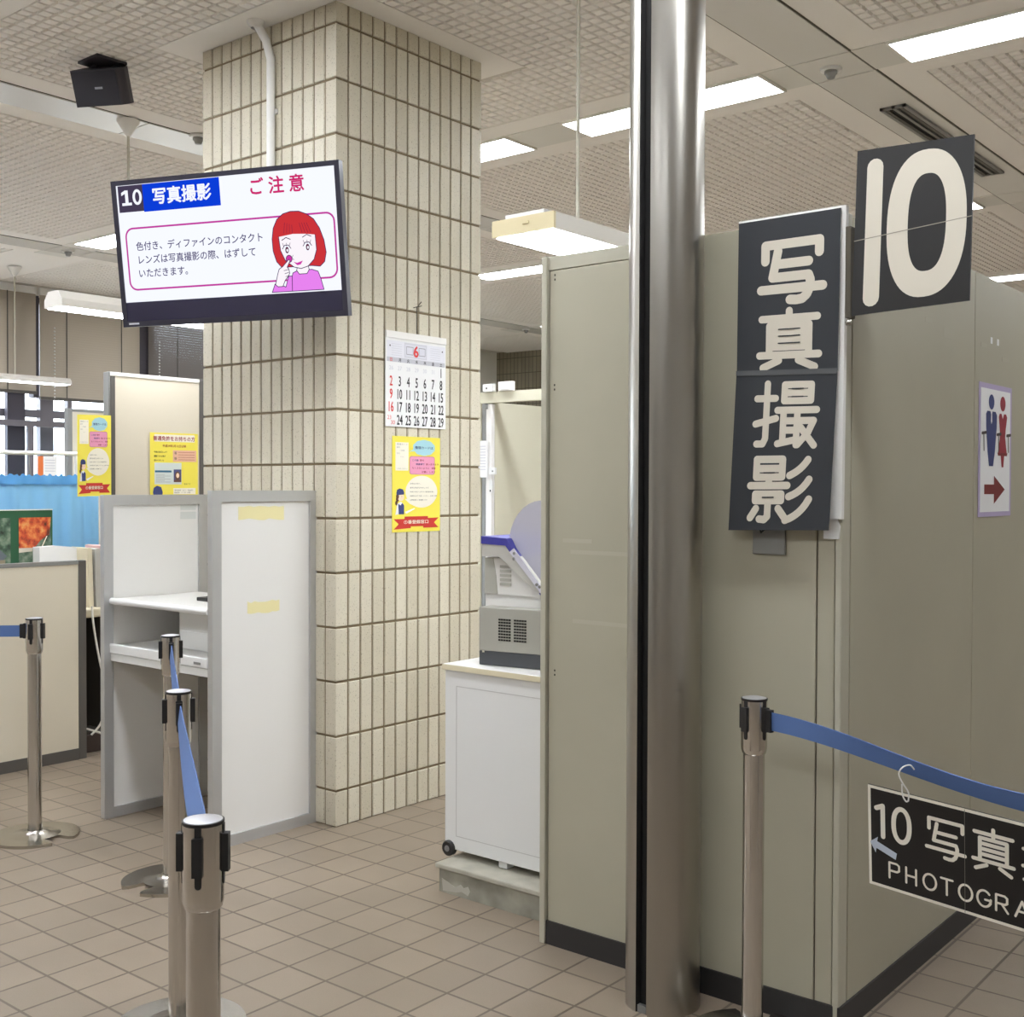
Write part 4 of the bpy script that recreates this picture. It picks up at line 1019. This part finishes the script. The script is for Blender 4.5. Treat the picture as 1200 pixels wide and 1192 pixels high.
mb = MB(); mb.prism([(-1.318, 1.372), (-1.303, 1.372), (-1.302, 1.395), (-1.294, 1.395), (-1.273, 1.352), (-1.276, 1.318), (-1.318, 1.318)], lambda u, v, d: Vector((u, d, v)), 2.902, 2.9085, M_paperw)
tag(mb.build('tape_scrap'), 'white scrap of tape stuck under the right edge of the tall sign', 'tape')
def ten_sign():
    t = thing('number_sign', (-1.07, 2.86, 1.9), 'black sign with a large cream 10 at the booth corner', 'sign')
    w, h = .292, .406
    P = quad_map((-1.215, 2.86, 2.312), (-.924, 2.86, 2.300), (-.932, 2.86, 1.904), (-1.227, 2.86, 1.894), w, h)
    a = MB(); a.prism([(0,0),(w,0),(w,h),(0,h)], P, -.006, 0, M_signk)
    a.stroke([(.049, .046), (.049, .368)], .042, P, .0006, M_ivory)
    n = 64; o, i_ = [], []
    for k in range(n):
        q = 2*PI*k/n; c, s = math.cos(q), math.sin(q)
        f = lambda z, e: math.copysign(abs(z)**e, z)
        o.append((.182+.098*f(c, .86), .201+.181*f(s, .86))); i_.append((.184+.047*f(c, .8), .199+.120*f(s, .8)))
    a.add([P(*x, .0006) for x in o]+[P(*x, .0006) for x in i_], [(k, (k+1) % n, n+(k+1) % n, n+k) for k in range(n)], M_ivory)
    a.stroke([(0, .222), (w, .199)], .0022, P, .0010, mat('joint_line', (150, 144, 130), .5))
    a.build('board', t)
    MB().box(-1.246, -1.231, 2.8605, 2.893, 1.89, 2.125, M_seam).build('bracket', t, bevel=.002)
    MB().lathe([(0, .0), (.007, .002), (.009, .010), (.006, .016), (0, .017)], M_steelb, 14, (-1.234, 2.858, 1.868)).build('screw', t, smooth=60)
ten_sign()
def toilet_sign():
    w, h = .36, .455
    P = plane_map((-1.2688, 3.998, 1.812), (0, w, 0), (0, 0, -h), (1, 0, 0), w, h)
    mb = MB(); mb.prism([(0,0),(w,0),(w,h),(0,h)], P, 0, .001, M_lav); mb.rect(.018, .018, w-.018, h-.016, P, .0016, M_paperw)
    d = .0022
    def fig(cx, mt, lady):
        mb.disc(cx, .062, .030, .026, P, d, mt, 28)
        if not lady:
            mb.poly([(cx-.058, .105), (cx-.045, .094), (cx-.012, .094), (cx, .112), (cx+.012, .094), (cx+.045, .094), (cx+.06, .105), (cx+.058, .15), (cx+.04, .235), (cx+.022, .282), (cx-.022, .282), (cx-.038, .235), (cx-.056, .15)], P, d, mt)
            mb.poly([(cx-.005, .100), (cx+.005, .100), (cx+.008, .128), (cx, .138), (cx-.008, .128)], P, d+.0004, M_paperw)
        else:
            mb.poly([(cx-.044, .108), (cx-.034, .097), (cx-.014, .097), (cx, .115), (cx+.014, .097), (cx+.038, .097), (cx+.05, .108), (cx+.034, .155), (cx+.03, .18), (cx+.05, .236), (cx-.05, .236), (cx-.03, .18), (cx-.032, .155)], P, d, mt)
            mb.poly([(cx-.056, .234), (cx+.056, .234), (cx+.05, .244), (cx-.05, .244)], P, d+.0003, M_maroon2); mb.poly([(cx-.018, .244), (cx+.02, .244), (cx+.012, .284), (cx-.008, .284)], P, d, M_maroon)
    fig(.130, M_navy, False); fig(.255, M_maroon, True)
    smudge = mat('smudge_dark', (76, 66, 60), .7)
    for x in (.03, .19, .30):
        mb.stroke([(x, .172), (x+.045, .168)], .010, P, d+.0006, smudge, 8); mb.stroke([(x+.018, .172), (x+.022, .228)], .009, P, d+.0006, smudge, 8)
    mb.poly([(.06, .345), (.165, .345), (.165, .315), (.285, .362), (.165, .412), (.165, .378), (.06, .378)], P, d, M_maroon2)
    tag(mb.build('restroom_sign'), 'white restroom sign with two figures and a red arrow on the booth side', 'sign')
toilet_sign()
# black sign hooked on the belt
def belt_sign():
    tl, tr, br, bl = Vector((-1.072, 2.613, .762)), Vector((-.715, 2.574, .745)), Vector((-.722, 2.608, .503)), Vector((-1.080, 2.647, .519))
    k = 1.78; tr = tl+(tr-tl)*k; br = bl+(br-bl)*k
    H = .243; Wd = .36*k; P = quad_map(tl, tr, br, bl, Wd, H)
    t = thing('belt_sign', (-.75, 2.61, .50), 'black sign with an arrow, 10 and PHOTOGRAPHY, hooked on the blue belt', 'sign')
    a = MB(); a.prism([(0,0),(Wd,0),(Wd,H),(0,H)], P, -.004, 0, mat('laminated_black', (20, 18, 19), .4))
    e = .007
    for q in ((0,0,Wd,e), (0,H-e,Wd,H), (0,e,e,H-e), (Wd-e,e,Wd,H-e)): a.rect(*q, P, .0005, M_vinyl)
    d = .0008
    a.stroke([(.021, .052), (.037, .044), (.037, .118)], .0115, P, d, M_vinyl)
    n = 40
    o = [(.083+.025*math.cos(2*PI*i/n), .080+.045*math.copysign(abs(math.sin(2*PI*i/n))**.85, math.sin(2*PI*i/n))) for i in range(n)]
    q = [(.083+.0135*math.cos(2*PI*i/n), .080+.0335*math.copysign(abs(math.sin(2*PI*i/n))**.85, math.sin(2*PI*i/n))) for i in range(n)]
    a.add([P(*x, d) for x in o]+[P(*x, d) for x in q], [(i, (i+1) % n, n+(i+1) % n, n+i) for i in range(n)], M_vinyl)
    for i, G in enumerate((K_SHA, K_SHIN, K_SATSU, K_EI)): glyph(a, G, .142+i*.107, .030, .092, .100, .0088 if i != 2 else .0078, P, d, M_vinyl)
    M_arr = mat('arrow_pale_blue', (196, 206, 222), .5)
    a.poly([(.004, .138), (.024, .122), (.022, .133), (.071, .150), (.068, .166), (.020, .150), (.018, .162)], P, d, M_arr)
    LET = {'P': [[(0,1),(0,0),(.62,0),(.80,.10),(.80,.42),(.62,.52),(0,.52)]], 'H': [[(0,0),(0,1)], [(.8,0),(.8,1)], [(0,.5),(.8,.5)]],
           'O': [[(.5+.5*math.sin(2*PI*i/20), .5-.5*math.cos(2*PI*i/20)) for i in range(21)]], 'T': [[(0,0),(.9,0)], [(.45,0),(.45,1)]],
           'G': [[(.5+.5*math.sin(2*PI*i/20), .5-.5*math.cos(2*PI*i/20)) for i in range(3, 16)][::1]], 'R': [[(0,1),(0,0),(.62,0),(.80,.10),(.80,.42),(.62,.52),(0,.52)], [(.4,.52),(.85,1)]],
           'A': [[(0,1),(.48,0),(.96,1)], [(.2,.64),(.76,.64)]], 'Y': [[(0,0),(.45,.5),(.9,0)], [(.45,.5),(.45,1)]]}
    LET['G'] = [[(.5+.5*math.sin(x), .5-.5*math.cos(x)) for x in (math.radians(50-14*i) for i in range(24))], [(.98,.55),(.58,.55)], [(.98,.55),(.98,.72),(.86,.86)]]
    u = .052
    for ch in 'PHOTOGRAPHY':
        lw, lh = .030, .037
        for s in LET[ch]: a.stroke([(u+x*lw, .176+y*lh) for x, y in s], .0052, P, d, M_vinyl, 8)
        u += .0415
    a.stroke([(.232, .002), (.232, H-.002)], .0012, P, d+.0006, mat('fold_line', (120, 116, 108), .5), 6)
    a.build('board', t)
    for s in (.098, .398):
        b0 = P(s, .012, .003); z = .815 if s < .2 else .80
        tp = P(s-.004, -.052, .006)
        MB().tube(curve_pts([P(s+.004, .014, .003), P(s+.004, -.006, .003), P(s-.006, -.03, .012), P(s-.012, -.050, .015), P(s-.006, -.064, .008), P(s+.003, -.066, -.008), P(s+.008, -.054, -.018)]), .0018, M_whitep, 8).build('wire_hook', t, smooth=60)
        MB().tube(curve_pts([P(s+.004, .014, .003), P(s-.002, .017, .003), P(s-.010, .004, .003), P(s-.011, -.022, .004)]), .0018, M_whitep, 8).build('wire_hook', t, smooth=60)
belt_sign()

# ================================================================== trolley, plinth and machine beside the booth
t = thing('floor_plinth', (-2.5, 3.4, 0), 'worn grey plinth with flaking paint under the white trolley', 'plinth')
MB().box(-2.838, -2.12, 3.045, 3.80, .0, .085, M_conc).build('body', t); MB().box(-2.85, -2.12, 3.035, 3.81, .085, .103, mat('plinth_edge', (176, 172, 158), .6, noise=.12, nscale=14)).build('top_plate', t, bevel=.004)
mb = MB(); mb.prism([(-2.82, .006), (-2.76, .012), (-2.73, .02), (-2.70, .012), (-2.69, .030), (-2.70, .045), (-2.72, .036), (-2.735, .045), (-2.76, .03), (-2.80, .042), (-2.825, .05)], lambda u, v, d: Vector((u, d, v)), 3.0445, 3.045, mat('bare_patch', (178, 174, 162), .8)); mb.build('bare_patch', t)
def trolley():
    x0, x1, y0, y1, zb, zt = -2.885, -2.2, 3.125, 3.70, .165, .785
    t = thing('white_trolley', (-2.54, 3.4, .103), 'white cabinet trolley on black castors beside the booth', 'trolley')
    MB().box(x0, x1, y0, y1, zb-.035, zt, M_whitep).build('body', t, bevel=.003)
    f = MB(); g = mat('panel_line', (196, 194, 192), .5)
    xa, xb_, za, zc = x0+.055, x1-.04, zb+.015, zt-.055
    for a in ((xa, xa+.003, za, zc), (xa, xb_, zc-.003, zc), (xa, xb_, za, za+.003)): f.box(a[0], a[1], y0-.0008, y0+.001, a[2], a[3], g)
    f.build('panel_line', t)
    tp = MB().box(x0-.006, x1, y0-.008, y1+.005, zt, zt+.022, M_ply).build('top', t, bevel=.003)
    MB().box(x0-.007, x1, y0-.0095, y0-.008, zt+.001, zt+.020, mat('beige_edge', (222, 212, 182), .5)).build('edge_band', tp)
    for x, y in ((-2.862, 3.105+.04), (-2.3, 3.145), (-2.862, 3.66), (-2.3, 3.66)):
        q = MB(); q.lathe([(0, -.014), (.024, -.014), (.0285, -.009), (.0285, .009), (.024, .014), (0, .014)], M_black, 24)
        q.v = [(x+.0+a*1.0, y-.02+c, .1325+b) for a, b, c in q.v]
        o = q.build('castor', t, smooth=40)
        q = MB(); q.lathe([(0, -.0155), (.011, -.0155), (.012, -.013)], M_mgrey, 16); q.v = [(x+a, y-.02+c, .1325+b) for a, b, c in q.v]; q.build('hub', o, smooth=40)
        MB().box(x-.012, x+.012, y-.004, y+.012, .128, .166, M_black).build('fork', o)
    MB().box(-2.64, -2.60, 3.14, 3.18, .103, .135, M_whitep).build('brake_block', t, bevel=.003)
trolley()
def machine():
    zt = .808; x0, y0 = -2.806, 3.21
    t = thing('card_printer', (x0+.2, y0+.2, zt), 'grey boxed machine with a charcoal foot on the white trolley', 'machine', rot=(0, 0, math.radians(10)))
    L = lambda *a: MB().box(*a)
    L(-.2, .32, -.2, .2, .052, .210, M_grey_m).build('case', t, world=False, bevel=.003)
    L(-.2, .32, -.198, .2, .0005, .0515, M_dark_m).build('foot_band', t, world=False, bevel=.002)
    for gx in (-.092, -.028):
        q = MB()
        for r_ in range(8):
            for c_ in range(5): q.box(gx-.026+c_*.0105, gx-.026+c_*.0105+.0085, -.2012, -.1995, .092+r_*.0105, .092+r_*.0105+.006, M_void)
        q.build('vent_grille', t, world=False)
    L(.205, .255, -.2010, -.1995, .135, .20, M_paperw).build('paper_label', t, world=False)
    for sx in (-.185, .13): L(sx, sx+.008, -.2015, -.1995, .046, .052, M_ivory).build('screw', t, world=False)
    s = thing('scanner_unit', (-2.664, 3.40, zt+.2105), 'white scanner with a blue edged sloping lid on the grey machine', 'scanner', rot=(0, 0, math.radians(4)))
    D = lambda u, v, d: Vector((u*.74, d, v*.90))
    mb = MB(); mb.prism([(-.195, .0), (.16, .0), (.15, .045), (-.195, .045)], D, -.14, .16, M_white_m); mb.build('lower_body', s, world=False, bevel=.003)
    mb = MB(); mb.prism([(-.195, .046), (.148, .046), (.12, .07), (-.045, .195), (-.195, .195)], D, -.145, .16, M_white_m); mb.build('upper_body', s, world=False, bevel=.003)
    mb = MB(); mb.prism([(-.195, .048), (-.115, .048), (-.125, .12), (-.142, .193), (-.195, .193)], D, -.1475, -.145, M_grey_m); mb.build('side_cover', s, world=False)
    mb = MB(); mb.prism([(-.195, .200), (-.09, .200), (.125, .072), (.168, .062), (-.045, .255), (-.195, .262)], D, -.165, .165, mat('machine_light_grey', (190, 187, 180), .5)); mb.build('lid', s, world=False, bevel=.002)
    mb = MB(); mb.prism([(-.197, .252), (-.048, .247), (-.005, .205), (.012, .205), (-.042, .276), (-.197, .283)], D, -.168, .168, M_blue_m); mb.build('blue_trim', s, world=False, bevel=.002)
    mb = MB(); mb.prism([(.150, .066), (.182, .055), (.200, -.0), (.186, -.0), (.172, .045)], D, -.168, .168, M_blue_m); mb.build('blue_trim', s, world=False, bevel=.002)
    mb = MB(); mb.prism([(-.02, .222), (.005, .238), (.185, .075), (.178, .055)], D, -.172, -.168, mat('hinge_plate', (208, 206, 218), .35)); hp = mb.build('hinge_plate', s, world=False)
    for u, v in ((.008, .218), (.006, .192+.004), (.140, .098), (.158, .090)):
        q = MB(); q.lathe([(0, .003), (.005, .002), (.006, 0)], M_mgrey, 10); q.v = [(u*.74+a, -.172-c, v*.9+b) for a, b, c in q.v]; q.build('screw', hp, world=False)
    for i in range(5): MB().box(-.075, -.025, -.1475, -.145, .075+i*.016, .085+i*.016, M_grey_m).build('vent_slot', s, world=False)
    arc = [(-.042, .262)] + [(.135+.195*math.cos(q), .245+.185*math.sin(q)) for q in (math.radians(168-11*i) for i in range(17))] + [(.33, .02), (.19, .06)]
    mb = MB(); mb.prism(arc, D, -.135, -.130, M_acryl); mb.build('acrylic_guard', s, world=False)
machine()

# ================================================================== far room seen between column and booth
t = thing('doorway_frame', (-7.3, 9.0, 0), 'cream doorway frame with header in the distance between column and booth', 'doorway')
MB().box(-9.2, -6.2, 8.97, 9.03, 2.31, 2.42, M_room).build('header', t, bevel=.004)
MB().box(-7.86, -7.80, 8.97, 9.03, 0, 2.31, M_room).build('post', t, bevel=.004); MB().box(-7.79, -7.745, 8.985, 9.02, 0, 2.31, M_mgrey).build('post', t)
MB().box(-7.73, -7.655, 8.975, 9.025, 0, 2.30, M_white).build('post', t, bevel=.003)
MB().box(-9.2, -7.87, 8.985, 9.015, 0, 2.31, M_room).build('side_panel', t)
MB().box(-7.70, -7.655, 9.03, 12.5, 0, 2.32, M_room).build('return_panel', t)
MB().box(-7.74, -7.70, 8.93, 8.97, 2.25, 2.30, M_mgrey).build('door_closer', t)
def small(name, label, cat, x0, x1, z0, z1, y=8.968, th=.03, m=M_whitep):
    t = thing(name, ((x0+x1)/2, y-th/2, z0), label, cat)
    MB().box(x0, x1, y-th, y, z0, z1, m).build('body', t, bevel=.004); return t
q = small('junction_box', 'square white box with a dark knob on the distant doorway header, next to the column', 'box', -7.745, -7.61, 2.421, 2.50, 8.99, .05)
MB().box(-7.70, -7.685, 8.935, 8.94, 2.45, 2.465, M_black).build('knob', q)
q = small('junction_box', 'rounded white box on the distant doorway header, right of the other box', 'box', -7.54, -7.36, 2.421, 2.515, 8.99, .05, M_white)
MB().box(-7.52, -7.40, 8.936, 8.94, 2.435, 2.50, M_whitep).build('cover', q)
mb = MB(); Pn = plane_map((-7.83, 8.965, 1.93), (.135, 0, 0), (0, 0, -.375), (0, -1, 0), 1, 2.8)
mb.prism([(0,0),(1,0),(1,2.8),(0,2.8)], Pn, 0, .002, M_paperw)
for i in range(9): mb.rect(.2, .4+i*.22, .8, .46+i*.22, Pn, .003, M_inkp)
mb.rect(.0, 1.25, .25, 1.5, Pn, .003, M_inkg)
tag(mb.build('notice_sheet'), 'white notice sheet on the distant doorway post beside the tiled column', 'notice')
q = small('intercom', 'small white square intercom beside the distant doorway', 'intercom', -7.665, -7.58, 1.585, 1.655, 8.97, .03)
MB().box(-7.62, -7.60, 8.938, 8.94, 1.61, 1.625, M_mgrey).build('button', q)
q = small('wall_switch', 'narrow white switch plate below the distant intercom', 'switch', -7.665, -7.62, 1.40, 1.53, 8.97, .02)
MB().box(-7.655, -7.64, 8.948, 8.95, 1.41, 1.43, M_black).build('rocker', q)
